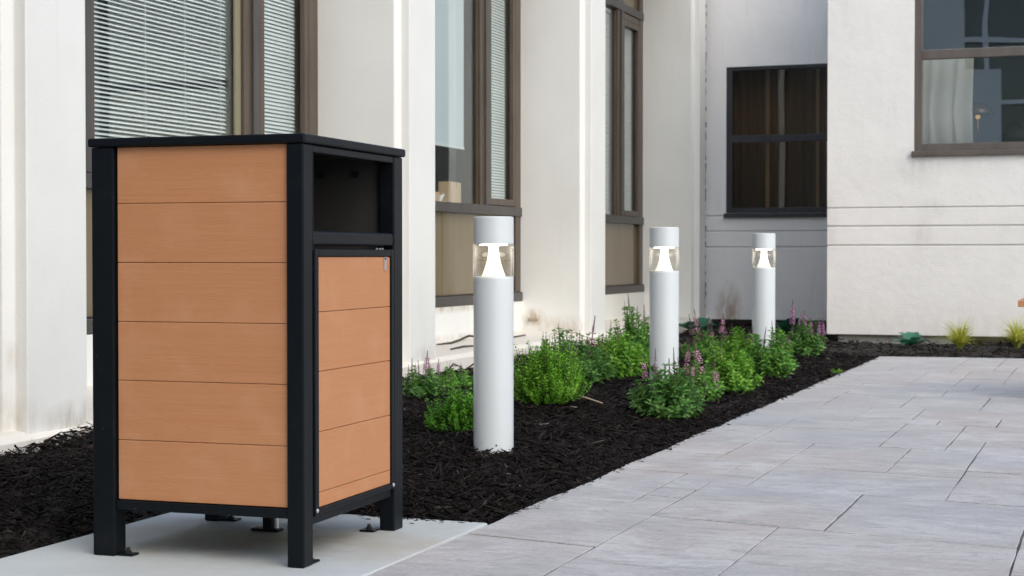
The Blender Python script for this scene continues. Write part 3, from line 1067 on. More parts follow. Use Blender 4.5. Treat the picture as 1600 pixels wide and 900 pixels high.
# lamp, desk and chair seen through the right window
dk = thing('desk', 'low dark desk inside the right window', 'desk', (-1.05, 18.15, 1.2))
MB().box(-0.85, 0.9, -0.3, 0.3, 0.82, 0.86).build('desk_top', M['desk'], dk, 0.004)
for a, b in ((-0.8, -0.25), (0.85, -0.25), (-0.8, 0.25), (0.85, 0.25)):
    MB().box(a - 0.03, a + 0.03, b - 0.03, b + 0.03, 0, 0.82).build('leg', M['desk'], dk)
lp = thing('table_lamp', 'brass mushroom table lamp inside the right window', 'lamp', (-1.37, 18.1, 2.06))
MB().lathe([(0.07, 0), (0.07, 0.012), (0.014, 0.022), (0.011, 0.3), (0.011, 0.33)], 20).build('stem', M['brass'], lp, smooth=True)
MB().lathe([(0.155, 0.30), (0.15, 0.335), (0.125, 0.375), (0.085, 0.405), (0.04, 0.42), (0.002, 0.423), (0.002, 0.415), (0.08, 0.398), (0.118, 0.37), (0.143, 0.332), (0.15, 0.30)], 28).build('shade', M['lamp_dome'], lp, smooth=True)
MB().lathe([(0.002, 0.25), (0.02, 0.265), (0.026, 0.29), (0.016, 0.315), (0.002, 0.32)], 14).build('bulb', M['bulb'], lp, smooth=True)
cs = thing('bag', 'dark slumped bag beside the brass lamp inside the right window', 'bag', (-1.0, 18.05, 2.06))
b_ = MB().lathe([(0.13, 0.0), (0.17, 0.03), (0.16, 0.08), (0.11, 0.13), (0.05, 0.15), (0.01, 0.152)], 20)
b_.v = [(x_ * 1.15 + 0.02 * math.sin(z_ * 40 + y_ * 20), y_ * 0.6, z_ * (1 + 0.25 * math.sin(x_ * 16))) for x_, y_, z_ in b_.v]
b_.build('body', M['dark_cloth'], cs, smooth=True)
MB().tube([(-0.08, 0, 0.12), (-0.05, 0, 0.2), (0.03, 0, 0.21), (0.07, 0, 0.13)], 0.008, 6).build('handle', M['dark_cloth'], cs)

# ------------------------------------------------------------------ building across the court, behind the camera (seen in the glass)
opp = thing('opposite_building', 'cream building with white window grids mirrored in the right window', 'building', (-2, -9, 0))
OL = Vector((2, 9, 0))
om = MB()
for x0, x1 in ((-12, -9.0), (-6.6, -3.62), (-1.0, 1.6), (4.2, 8)):
    om.box(x0, x1, -9.6, -9.0, 0, 9)
for x0, x1 in ((-9.0, -6.6), (-3.62, -1.0), (1.6, 4.2)):
    om.box(x0, x1, -9.6, -9.06, 0, 1.2)
    om.box(x0, x0 + 0.9, -9.6, -9.07, 1.2, 5.6)
    om.box(x0, x1, -9.6, -9.06, 8.2, 9)
om.build('wall', M['cream'], opp, 0, loc=OL)
MB().box(-12, 8, -9.62, -9.61, 0, 8.9).build('dark_interior', M['room_dark'], opp, loc=OL)
for x0, x1 in ((-9.0, -6.6), (-3.62, -1.0), (1.6, 4.2)):
    f = MB()
    for zz in (1.2, 2.9, 4.6, 6.2, 8.08):
        f.box(x0, x1, -9.2, -9.08, zz, zz + 0.12)
    for s_ in (0.2, 0.6):
        xm = x0 + (x1 - x0) * s_
        f.box(xm - 0.06, xm + 0.06, -9.22, -9.09, 1.2, 8.2)
    fr = f.build('window_grid', M['white_plastic'], opp, loc=OL)
    MB().box(x0, x1, -9.3, -9.29, 1.2, 8.2).build('pane', M['glass'], fr)

# ------------------------------------------------------------------ litter bin
BW, BD, BH = 0.686, 0.747, 1.231
N = Vector((-2.154, 4.211, 0.003))
brz = 0.0286
bin_c = N + Matrix.Rotation(brz, 3, 'Z') @ Vector((-BW / 2, BD / 2, 0))
lb = thing('litter_bin', 'black steel litter bin clad in terracotta boards on concrete pad', 'litter bin', bin_c, brz)
OX, OY = BW / 2, -BD / 2         # local corner of the near post


def bb(x0, x1, y0, y1, z0, z1):
    """box given from the near post corner: x to the left is negative, y away"""
    return MB().box(OX + x0, OX + x1, OY + y0, OY + y1, z0, z1)


ZP = BH - 0.026
bb(-0.053, 0, 0, 0.064, 0, ZP - 0.001).build('post', M['black'], lb, 0.005)
bb(-BW, -BW + 0.074, 0, 0.064, 0, ZP - 0.001).build('post', M['black'], lb, 0.005)
bb(-0.053, 0, BD - 0.074, BD, 0, ZP - 0.001).build('post', M['black'], lb, 0.005)
bb(-BW, -BW + 0.053, BD - 0.074, BD, 0, ZP - 0.001).build('post', M['black'], lb, 0.005)
bb(-BW - 0.008, 0.008, -0.008, BD + 0.008, ZP, BH).build('lid', M['black'], lb, 0.006, seg=3)
# bottom rails
bb(-BW + 0.0745, -0.0535, 0.006, 0.04, 0.138, 0.166).build('rail', M['black'], lb, 0.003)
bb(-BW + 0.0535, -0.0535, BD - 0.04, BD - 0.006, 0.138, 0.166).build('rail', M['black'], lb, 0.003)
bb(-BW + 0.006, -BW + 0.04, 0.0645, BD - 0.0745, 0.138, 0.166).build('rail', M['black'], lb, 0.003)
bb(-0.04, -0.010, 0.0645, BD - 0.0745, 0.112, 0.136).build('rail', M['black'], lb, 0.003)
bb(-BW + 0.03, -0.03, 0.03, BD - 0.03, 0.146, 0.152).build('floor_plate', M['black'], lb)
# left face boards
zb = [0.168, 0.344, 0.5195, 0.6925, 0.866, 1.039, 1.2042]
for a, b in zip(zb[:-1], zb[1:]):
    bb(-BW + 0.080, -0.0545, 0.013, 0.036, a + 0.0007, b - 0.0007).build('board', M['board'], lb, 0.0018)
bb(-BW + 0.072, -0.05, 0.0365, 0.042, 0.166, 1.2035).build('back_panel', M['black'], lb)
# far and back boards
for a, b in zip(zb[:-1], zb[1:]):
    bb(-BW + 0.058, -0.058, BD - 0.036, BD - 0.013, a + 0.001, b - 0.001).build('board', M['board'], lb, 0.0018)
    bb(-BW + 0.013, -BW + 0.036, 0.068, BD - 0.078, a + 0.001, b - 0.001).build('board', M['board'], lb, 0.0018)
bb(-BW + 0.04, -0.055, BD - 0.05, BD - 0.038, 0.9, 1.2035).build('chute_wall', M['dusty_black'], lb)
bb(-BW + 0.04, -BW + 0.05, 0.045, BD - 0.052, 0.9, 1.2035).build('chute_wall', M['dusty_black'], lb)
for yy in (0.0,):
    for xx in (-0.14, -0.26, -0.38):
        s_ = MB().tube([(OX + xx, OY + BD - 0.051, 1.148), (OX + xx, OY + BD - 0.062, 1.148)], 0.011, 6)
        s_.build('bolt', M['dark_bolt'], lb)
# opening in the right face
bb(-0.046, -0.002, 0.0645, BD - 0.0745, 1.182, ZP - 0.002).build('rail', M['black'], lb, 0.003)
bb(-0.046, -0.002, 0.0645, BD - 0.0745, 0.916, 0.958).build('rail', M['black'], lb, 0.009, seg=3)
bb(-0.046, -0.001, 0.0645, 0.072, 0.90, 1.181).build('jamb', M['black'], lb, 0.002)
# door
DY0, DY1, DZ0, DZ1 = 0.073, BD - 0.078, 0.138, 0.906
bb(-0.034, 0.003, DY0, DY0 + 0.026, DZ0, DZ1).build('door', M['black'], lb, 0.003)
dr = [o for o in lb.children if o.name.startswith('door')][0]
bb(-0.034, 0.0028, DY1 - 0.024, DY1, DZ0 + 0.0005, DZ1 - 0.0005).build('door_frame', M['black'], dr, 0.003)
bb(-0.034, 0.0026, DY0 + 0.0265, DY1 - 0.0245, DZ1 - 0.022, DZ1 - 0.001).build('door_frame', M['black'], dr, 0.003)
bb(-0.034, 0.0026, DY0 + 0.0265, DY1 - 0.0245, DZ0, DZ0 + 0.0195).build('door_frame', M['black'], dr, 0.003)
zd = [0.158, 0.2015, 0.377, 0.5515, 0.7235, 0.883]
for a, b in zip(zd[:-1], zd[1:]):
    bb(-0.022, -0.003, DY0 + 0.0268, DY1 - 0.0248, a + 0.0007, b - 0.0007).build('board', M['board'], dr, 0.0018)
bb(-0.033, -0.0225, DY0 + 0.01, DY1 - 0.01, 0.15, 0.9).build('back_panel', M['black'], dr)
# lock and bolts
lk = MB().tube([(OX - 0.004, OY + 0.6, 0.872), (OX + 0.001, OY + 0.6, 0.872)], 0.011, 16)
lk.box(OX - 0.004, OX + 0.0005, OY + 0.592, OY + 0.609, 0.84, 0.872)
lk.build('lock', M['zinc'], dr)
MB().tube([(OX + 0.001, OY + 0.6, 0.876), (OX + 0.0022, OY + 0.6, 0.876)], 0.004, 10).build('keyhole', M['dark_bolt'], dr)
for yy in (DY0 + 0.012, DY1 - 0.010):
    MB().lathe([(0.007, -0.001), (0.006, 0.002), (0.002, 0.004)], 12).build('bolt', M['zinc'], dr)
    o = [c for c in dr.children if c.name.startswith('bolt')][-1]
    o.location = (OX + 0.003, OY + yy, 0.152)
    o.rotation_euler = (0, R(90), 0)
for yy in (0.575, 0.60, 0.622):
    o = MB().lathe([(0.0045, 0.0), (0.004, 0.003), (0.002, 0.006)], 8).build('hinge_pin', M['zinc'], dr)
    o.location = (OX - 0.02, OY + yy, DZ1)
# anchor tabs
for (tx0, tx1, ty0, ty1) in ((-BW + 0.0745, -BW + 0.125, 0.012, 0.052), (-0.042, -0.004, 0.0645, 0.118), (-0.105, -0.0535, BD - 0.118, BD - 0.075), (-BW + 0.0535, -BW + 0.11, BD - 0.062, BD - 0.018)):
    tb = bb(tx0, tx1, ty0, ty1, 0.0005, 0.007).build('anchor_tab', M['black'], lb, 0.002)
    MB().lathe([(0.011, 0.007), (0.011, 0.013), (0.006, 0.016), (0.006, 0.024)], 8).build('bolt', M['dark_bolt'], tb, loc=(OX + (tx0 + tx1) / 2, OY + (ty0 + ty1) / 2, 0))
# levelling foot under the middle
lf = bb(-0.44, -0.345, 0.53, 0.575, 0.001, 0.010).build('levelling_foot', M['black'], lb, 0.002)
bb(-0.40, -0.372, 0.535, 0.57, 0.010, 0.145).build('stem', M['black'], lf)
MB().tube([(OX - 0.358, OY + 0.55, 0.012), (OX - 0.358, OY + 0.55, 0.145)], 0.009, 10).build('threaded_rod', M['zinc'], lf)


# ------------------------------------------------------------------ bollard lights
def bollard(x, y, label, z0=-0.03):
    t = thing('bollard_light', label, 'bollard', (x, y, z0), 0, 'lit white bollards in the planting bed')
    r = 0.0893
    g = -z0
    zl0, zl1, H = g + 0.795, g + 0.940, g + 1.062
    n = 64
    MB().lathe([(r, 0), (r, 0.01), (r, zl0 - 0.012), (r, zl0 - 0.002), (r - 0.002, zl0), (0.03, zl0 + 0.0005), (0.002, zl0 + 0.0006)], n).build('post', M['bollard'], t, smooth=False)
    o = [c for c in t.children][-1]
    smooth_sides(o)
    MB().lathe([(0.002, zl1 - 0.0005), (0.03, zl1 - 0.0004), (r - 0.002, zl1), (r, zl1 + 0.002), (r, zl1 + 0.010), (r, H - 0.012), (r, H - 0.004), (r - 0.004, H), (0.002, H + 0.002)], n).build('cap', M['bollard'], t)
    smooth_sides([c for c in t.children][-1])
    rl = r + 0.0022
    o = MB().lathe([(rl, zl0 + 0.001), (rl, zl1 - 0.001), (rl - 0.008, zl1 - 0.001), (rl - 0.008, zl0 + 0.001)], n, closed=True).build('lens', M['acrylic'], t)
    smooth_sides(o)
    prof = []
    for k in range(15):
        s_ = k / 14.0
        prof.append((0.021 + 0.033 * (1 - s_) ** 1.9 + 0.004 * max(0, s_ - 0.85) / 0.15, zl0 + 0.002 + s_ * (zl1 - zl0 - 0.004)))
    MB().lathe(prof, 32).build('reflector_cone', M['reflector'], t, smooth=True)
    MB().lathe([(0.062, zl1 - 0.0055), (0.062, zl1 - 0.0015), (0.026, zl1 - 0.0015), (0.026, zl1 - 0.0055)], 24, closed=True).build('lamp_ring', M['led'], t)
    b = MB().tube([(r * math.cos(a_) * 0.998, r * math.sin(a_) * 0.998, g + 0.052) if q == 0 else (r * math.cos(a_) * 1.02, r * math.sin(a_) * 1.02, g + 0.052)
                   for q in (0, 1) for a_ in (R(-62),)], 0.0045, 8)
    b.build('set_screw', M['dark_bolt'], t)
    return t


def smooth_sides(o):
    me = o.data
    me.polygons.foreach_set('use_smooth', [len(p.vertices) == 4 and abs(p.normal.z) < 0.3 for p in me.polygons])


bollard(-2.6044, 6.9386, 'nearest white bollard light, standing clear in mulch beside litter bin')
bollard(-2.5969, 9.8911, 'middle white bollard light with pink flower spikes in front of its foot')
bollard(-2.5909, 12.9278, 'farthest and smallest white bollard light, in front of recessed corner')

# ------------------------------------------------------------------ plants
pr_ = np.random.default_rng(11)


def leaves_mesh(pos, dirs, ups, lens, wids, fold=0.25, droop=0.15):
    """one folded lance leaf of four triangles for every row"""
    n = len(pos)
    dirs = dirs / np.linalg.norm(dirs, axis=1)[:, None]
    side = np.cross(dirs, ups)
    side /= np.linalg.norm(side, axis=1)[:, None] + 1e-9
    up = np.cross(side, dirs)
    L, W_ = lens[:, None], wids[:, None]
    V = np.zeros((n, 7, 3))
    V[:, 0] = pos
    V[:, 1] = pos + dirs * L * 0.38 + side * W_ * 0.5 + up * W_ * fold
    V[:, 2] = pos + dirs * L * 0.40
    V[:, 3] = pos + dirs * L * 0.38 - side * W_ * 0.5 + up * W_ * fold
    V[:, 4] = pos + dirs * L * 0.74 + side * W_ * 0.33 + up * (W_ * fold * 0.7 - L * droop * 0.35)
    V[:, 5] = pos + dirs * L * 0.74 - side * W_ * 0.33 + up * (W_ * fold * 0.7 - L * droop * 0.35)
    V[:, 6] = pos + dirs * L - up * L * droop
    F = np.array([(0, 2, 1), (0, 3, 2), (1, 2, 4), (2, 3, 5), (2, 6, 4), (2, 5, 6)])
    F = (np.arange(n)[:, None, None] * 7 + F[None]).reshape(-1, 3)
    return V.reshape(-1, 3), F, 6


SPIKE = {}


def spike_mesh(kind, var):
    key = (kind, var)
    if key in SPIKE:
        return SPIKE[key]
    g = np.random.default_rng(100 + var * 7 + len(kind))
    mb = MB()
    # unit spike 1 high
    mb.tube([(0, 0, -0.35), (0.004, 0, 0.3), (0.0, 0.003, 0.96)], [0.012, 0.011, 0.006], 4)
    ns = len(mb.f)
    mats = [0] * ns
    full = {'pink': 0.72, 'magenta': 0.68, 'faded': 0.45, 'bud': 0.06}[kind]
    levels = 15
    for l in range(levels):
        s_ = l / levels
        zz = 0.12 + 0.85 * s_
        open_ = s_ < full
        m = 6 if open_ else 5
        rr = (0.075 * (1 - 0.45 * s_) if open_ else 0.036 * (1.15 - s_))
        if open_ and g.random() < 0.18:
            continue
        for k in range(m):
            a = 2 * math.pi * (k + 0.5 * (l % 2)) / m + g.uniform(-0.3, 0.3)
            ca, sa = math.cos(a), math.sin(a)
            h = 0.052 * g.uniform(0.8, 1.2)
            r0 = 0.008
            r1 = rr * g.uniform(0.75, 1.2)
            wv = 0.6 * (0.032 if open_ else 0.018)
            b = len(mb.v)
            mb.v += [(r0 * ca, r0 * sa, zz), (r1 * ca - wv * sa, r1 * sa + wv * ca, zz + h * 0.5), (r1 * ca * 1.1, r1 * sa * 1.1, zz + h * 0.15 + (0.0 if open_ else 0.04)),
                     (r1 * ca + wv * sa, r1 * sa - wv * ca, zz + h * 0.5), (r1 * 0.7 * ca, r1 * 0.7 * sa, zz + h)]
            mb.f += [(b, b + 2, b + 1), (b, b + 3, b + 2), (b + 1, b + 2, b + 4), (b + 2, b + 3, b + 4)]
            mats += [1 if open_ else 2] * 4
    me = mb.mesh('flower_spike')
    me.materials.append(M['bud'])
    me.materials.append(M[{'pink': 'petal', 'magenta': 'petal_magenta', 'faded': 'petal_faded', 'bud': 'petal_faded'}[kind]])
    me.materials.append(M['bud'])
    me.polygons.foreach_set('material_index', mats)
    SPIKE[key] = me
    return me


def zbed(x, y):
    return float(bed_h(np.array([x]), np.array([y]))[0])


def perennial(x, y, rad, h, label, mat='leaf', stems=46, leaf=0.062, spikes=(), seed=1, name='flowering_plant', cat='plant', grow=1.22):
    g = np.random.default_rng(seed)
    rad, h, stems, leaf = rad * 1.12, h * grow, int(stems * 1.5), leaf * 0.80
    zz = zbed(x, y)
    t = thing(name, label, cat, (x, y, zz - 0.01), 0, 'leafy perennials in the mulch bed')
    pos, dirs, ups, lens, wids = [], [], [], [], []
    st = MB()
    tips = []
    for s_ in range(stems):
        a = g.uniform(0, 2 * np.pi)
        q = math.sqrt(g.uniform(0.0, 1.0))
        ex, ey = math.cos(a) * q * rad, math.sin(a) * q * rad
        eh = h * (1.02 - 0.62 * q ** 2.2) * g.uniform(0.60, 1.12)
        b = np.array([ex * 0.22, ey * 0.22, 0.0])
        m = np.array([ex * 0.75, ey * 0.75, eh * 0.55])
        e = np.array([ex, ey, eh])
        pts = [tuple((1 - u_) ** 2 * b + 2 * u_ * (1 - u_) * m + u_ * u_ * e) for u_ in (0, 0.35, 0.7, 1.0)]
        st.tube(pts, [0.0035, 0.003, 0.0025, 0.0016], 3)
        tips.append((e, q))
        k = max(5, int(4 + eh / 0.026))
        ph = g.uniform(0, np.pi)
        for i in range(k):
            u_ = 0.16 + 0.84 * (i + g.uniform(-0.2, 0.2)) / (k - 1)
            u_ = min(max(u_, 0.05), 1.0)
            c = (1 - u_) ** 2 * b + 2 * u_ * (1 - u_) * m + u_ * u_ * e
            ax = 2 * (1 - u_) * (m - b) + 2 * u_ * (e - m)
            ax = ax / (np.linalg.norm(ax) + 1e-9)
            ph += np.pi / 2 + g.uniform(-0.3, 0.3)
            for sgn in (0, np.pi):
                rd = np.array([math.cos(ph + sgn), math.sin(ph + sgn), 0.0])
                rd = rd - ax * (rd @ ax)
                dd = rd * 1.0 + ax * g.uniform(0.25, 0.75) + np.array([0, 0, g.uniform(-0.15, 0.25)])
                sz = leaf * (1.15 - 0.55 * u_) * g.uniform(0.75, 1.25)
                pos.append(c)
                dirs.append(dd)
                ups.append(ax + g.normal(0, 0.2, 3))
                lens.append(sz)
                wids.append(sz * g.uniform(0.38, 0.52))
        # tight rosette at the tip
        for i in range(5):
            aa = g.uniform(0, 2 * np.pi)
            pos.append(e)
            dirs.append(np.array([math.cos(aa) * 0.8, math.sin(aa) * 0.8, g.uniform(0.4, 1.2)]))
            ups.append(np.array([0, 0, 1.0]) + g.normal(0, 0.2, 3))
            lens.append(leaf * g.uniform(0.35, 0.6))
            wids.append(leaf * 0.2)
    V, F, k = leaves_mesh(np.array(pos), np.array(dirs), np.array(ups), np.array(lens), np.array(wids))
    V[:, 2] = np.maximum(V[:, 2], 0.008)
    np_mesh('foliage', V, F, M[mat], np.repeat(np.clip(g.normal(0.48, 0.24, len(pos)), 0, 1), k), True, t)
    st.build('stems', M['stem'], t)
    order = sorted(range(len(tips)), key=lambda i: tips[i][1])
    if name != 'weed':
        for i in order[2:int(len(order) * 0.75):4]:
            e = tips[i][0]
            o = link('flower_spike', spike_mesh('bud', int(g.integers(0, 3))), t, (e[0], e[1], e[2] - 0.01))
            hh = g.uniform(0.045, 0.095)
            o.scale = (hh * 1.3, hh * 1.3, hh)
            o.rotation_euler = (g.normal(0, 0.12), g.normal(0, 0.12), g.uniform(0, 6.28))
    for (dx, dy, hh, kind) in spikes:
        # the spike grows from the stem nearest its place
        best = min(range(len(tips)), key=lambda i: (tips[i][0][0] - dx) ** 2 + (tips[i][0][1] - dy) ** 2)
        e = tips[best][0]
        o = link('flower_spike', spike_mesh(kind, int(g.integers(0, 3))), t, (dx * 0.7 + e[0] * 0.3, dy * 0.7 + e[1] * 0.3, e[2] - 0.02))
        o.scale = (hh * 1.35, hh * 1.35, hh * 0.95)
        o.rotation_euler = (g.normal(0, 0.10), g.normal(0, 0.10), g.uniform(0, 6.28))
    return t


def shrub(x, y, rx, rz, n, label, mat, seed, leaf=0.0155):
    """many twiggy shoots fanning from the foot, each set with small paired leaves"""
    g = np.random.default_rng(seed)
    zz = zbed(x, y)
    t = thing('box_shrub', label, 'shrub', (x, y, zz - 0.01), 0, 'round box shrubs')
    st = MB()
    pos, dirs, ups, lens, tint_ = [], [], [], [], []
    for i in range(n):
        a = g.uniform(0, 2 * np.pi)
        q = math.sqrt(g.uniform(0, 1))
        lob = 1 + 0.17 * math.sin(3 * a + seed) + 0.10 * math.sin(7 * a + 2 * seed)
        e = np.array([math.cos(a) * q * rx * lob, math.sin(a) * q * rx * lob, rz * math.sqrt(max(0.02, 1.0 - 0.93 * q * q))]) * (g.uniform(0.66, 1.08) if i % 6 else g.uniform(1.0, 1.28))
        b = np.array([e[0] * 0.15, e[1] * 0.15, 0.0])
        m = np.array([e[0] * 0.95, e[1] * 0.95, e[2] * 0.45])
        if i % 3 == 0:
            st.tube([tuple(b), tuple(0.25 * b + 0.5 * m + 0.25 * e), tuple(e)], [0.0045, 0.003, 0.001], 3)
        k = 15
        tn = g.normal(0.45, 0.16)
        ph = g.uniform(0, 3.14)
        for l in range(k):
            u_ = 0.34 + 0.66 * (l + g.uniform(-0.3, 0.3)) / (k - 1)
            u_ = min(u_, 1.0)
            c = (1 - u_) ** 2 * b + 2 * u_ * (1 - u_) * m + u_ * u_ * e
            ax = 2 * (1 - u_) * (m - b) + 2 * u_ * (e - m)
            ax /= np.linalg.norm(ax) + 1e-9
            ph += 1.57
            for sg in (0, 3.14):
                rd = np.array([math.cos(ph + sg), math.sin(ph + sg), g.uniform(-0.3, 0.3)])
                pos.append(c)
                dirs.append(rd + ax * g.uniform(0.3, 0.9))
                ups.append(ax + g.normal(0, 0.3, 3))
                lens.append(leaf * g.uniform(0.75, 1.3))
                tint_.append(tn + 0.22 * (u_ - 0.6) + g.normal(0, 0.10))
    lens = np.array(lens)
    V, F, k = leaves_mesh(np.array(pos), np.array(dirs), np.array(ups), lens, lens * 0.55, 0.15, 0.05)
    V[:, 2] = np.maximum(V[:, 2], 0.01)
    np_mesh('foliage', V, F, M[mat], np.repeat(np.clip(tint_, 0, 1), k), True, t)
    st.build('branches', M['twig'], t)
    return t


shrub(-3.04, 7.62, 0.15, 0.215, 330, 'small dark green round shrub left of the nearest bollard foot', 'box_leaf', 3)
shrub(-2.96, 8.76, 0.21, 0.34, 620, 'bright green round shrub right of the nearest bollard', 'box_leaf_light', 4)

perennial(-3.98, 9.40, 0.16, 0.15, 'small plant with pink flower spikes close beside the litter bin', 'leaf_dark', 24, 0.060, seed=31,
          spikes=[(0.01, 0, 0.20, 'magenta'), (-0.10, 0.02, 0.14, 'bud'), (0.09, 0.0, 0.13, 'magenta'), (-0.05, 0.05, 0.12, 'bud'), (0.05, -0.05, 0.11, 'faded'), (-0.13, 0.0, 0.10, 'bud')])
perennial(-4.02, 10.08, 0.16, 0.13, 'low green plant between litter bin and nearest bollard, at the ledge', 'leaf', 22, 0.055, seed=32, spikes=[(0.02, 0, 0.07, 'bud'), (-0.08, 0, 0.06, 'bud')])
perennial(-3.50, 10.75, 0.23, 0.28, 'leafy plant with brown bud spikes behind the bright round shrub', 'leaf_dark', 44, 0.066, seed=33,
          spikes=[(-0.18, 0, 0.10, 'bud'), (-0.08, 0.05, 0.11, 'bud'), (0.0, 0, 0.10, 'bud'), (0.08, 0, 0.12, 'bud'), (0.15, 0, 0.09, 'bud'), (-0.13, -0.05, 0.08, 'bud')])
perennial(-3.24, 10.35, 0.17, 0.22, 'plant with one drooping mauve spike behind the bright round shrub', 'leaf_dark', 30, 0.066, seed=34,
          spikes=[(0.03, 0.02, 0.25, 'faded'), (-0.07, 0, 0.12, 'bud'), (0.09, 0.04, 0.14, 'bud')])
perennial(-3.20, 10.95, 0.20, 0.26, 'lush light green plant left of the middle bollard', 'leaf_light', 50, 0.078, seed=35,
          spikes=[(-0.1, 0, 0.09, 'bud'), (-0.02, 0.05, 0.10, 'bud')])
perennial(-3.50, 12.45, 0.19, 0.36, 'tall plant with bare bud spikes behind the middle bollard, at the ledge', 'leaf', 44, 0.066, seed=36,
          spikes=[(-0.05, 0, 0.16, 'bud'), (0.08, 0, 0.18, 'bud'), (-0.12, 0, 0.10, 'bud'), (0.02, 0, 0.12, 'bud')])
perennial(-2.30, 8.82, 0.185, 0.235, 'bushy plant with pink spikes in front of the middle bollard', 'leaf_dark', 52, 0.070, seed=37,
          spikes=[(-0.12, 0.02, 0.20, 'pink'), (-0.06, 0.0, 0.14, 'faded'), (0.0, 0.05, 0.19, 'faded'), (0.04, 0.0, 0.13, 'bud'), (0.09, 0.03, 0.16, 'faded'), (-0.02, -0.06, 0.12, 'bud'), (0.14, 0.0, 0.13, 'pink'), (-0.16, 0.02, 0.10, 'bud')])
perennial(-2.38, 9.92, 0.15, 0.20, 'plant with three stout pink spikes right of the middle bollard', 'leaf', 36, 0.066, seed=38,
          spikes=[(0.02, -0.04, 0.27, 'pink'), (0.10, -0.02, 0.21, 'pink'), (-0.08, 0.0, 0.19, 'pink'), (-0.12, 0.0, 0.14, 'faded')])
perennial(-2.37, 10.75, 0.18, 0.25, 'round light green plant with no open flowers, right of the stout pink spikes', 'leaf_light', 50, 0.070, seed=39,
          spikes=[(-0.08, 0.05, 0.10, 'bud')])
perennial(-3.25, 13.75, 0.21, 0.20, 'plant with a crowd of faded spikes behind the middle bollard', 'leaf', 44, 0.066, seed=40,
          spikes=[(-0.2, 0, 0.16, 'faded'), (-0.13, 0.04, 0.22, 'faded'), (-0.06, 0, 0.25, 'pink'), (0.0, 0.05, 0.24, 'faded'), (0.05, 0, 0.22, 'faded'), (0.11, 0.04, 0.24, 'pink'), (0.18, 0, 0.20, 'faded'), (0.22, 0.03, 0.16, 'faded'), (-0.02, -0.1, 0.14, 'bud')])
perennial(-2.83, 13.35, 0.19, 0.24, 'light green plant just left of the farthest bollard', 'leaf_light', 44, 0.070, seed=46,
          spikes=[(-0.1, 0, 0.10, 'bud'), (0.0, 0.05, 0.14, 'faded'), (0.1, 0, 0.12, 'bud')])
perennial(-2.36, 12.00, 0.195, 0.30, 'broad green plant with bud spikes hiding the foot of the farthest bollard', 'leaf', 54, 0.072, seed=41,
          spikes=[(-0.05, 0, 0.15, 'bud'), (0.02, 0.04, 0.14, 'bud'), (0.09, 0, 0.12, 'bud'), (0.14, 0, 0.11, 'faded'), (-0.15, 0, 0.10, 'bud')])
perennial(-2.52, 14.45, 0.17, 0.26, 'dark plant with magenta spikes right of the farthest bollard', 'leaf_dark', 46, 0.066, seed=42,
          spikes=[(-0.13, 0, 0.27, 'magenta'), (-0.02, 0.03, 0.26, 'magenta'), (0.05, 0, 0.19, 'magenta'), (0.10, 0.02, 0.20, 'magenta'), (0.16, 0, 0.19, 'magenta'), (-0.07, -0.03, 0.15, 'magenta'), (0.12, -0.05, 0.12, 'magenta')])


def hosta(x, y, n, L, label, seed, name='hosta'):
    g = np.random.default_rng(seed)
    zz = max(zbed(x, y), -0.01)
    t = thing(name, label, 'plant', (x, y, zz), 0, 'broad leaved plants')
    for i in range(n):
        a = 2 * math.pi * i / n + g.uniform(-0.3, 0.3)
        l = L * g.uniform(0.75, 1.15)
        el = g.uniform(0.35, 1.1)
        mb = MB()
        rows_ = 7
        for k in range(rows_):
            s_ = k / (rows_ - 1)
            wv = l * 0.30 * math.sin(math.pi * min(1, s_ * 0.93 + 0.05)) ** 0.8 * (1.0 if s_ < 0.99 else 0.02)
            d_ = l * s_
            zc = d_ * math.sin(el) - 0.55 * l * s_ ** 2.2 * 0.6
            xc = d_ * math.cos(el) + 0.04 * l
            mb.v += [(xc, -wv, zc + wv * 0.35), (xc, 0, zc), (xc, wv, zc + wv * 0.35)]
        for k in range(rows_ - 1):
            b = k * 3
            mb.f += [(b, b + 3, b + 4, b + 1), (b + 1, b + 4, b + 5, b + 2)]
        me = mb.mesh('leaf', True)
        at = me.attributes.new('tint', 'FLOAT', 'FACE')
        at.data.foreach_set('value', [float(g.uniform(0, 1))] * len(me.polygons))
        me.materials.append(M['hosta'])
        o = link('leaf', me, t)
        o.rotation_euler = (0, 0, a)
    return t


hosta(-1.86, 16.45, 8, 0.25, 'small blue green leaf clump in front of the pale stucco wall', 51)
hosta(-4.36, 18.0, 10, 0.30, 'broad blue green leaf clump at the end of the ledge', 52)
hosta(-3.42, 18.3, 9, 0.28, 'broad leaf clump in the shade behind the farthest bollard', 53)


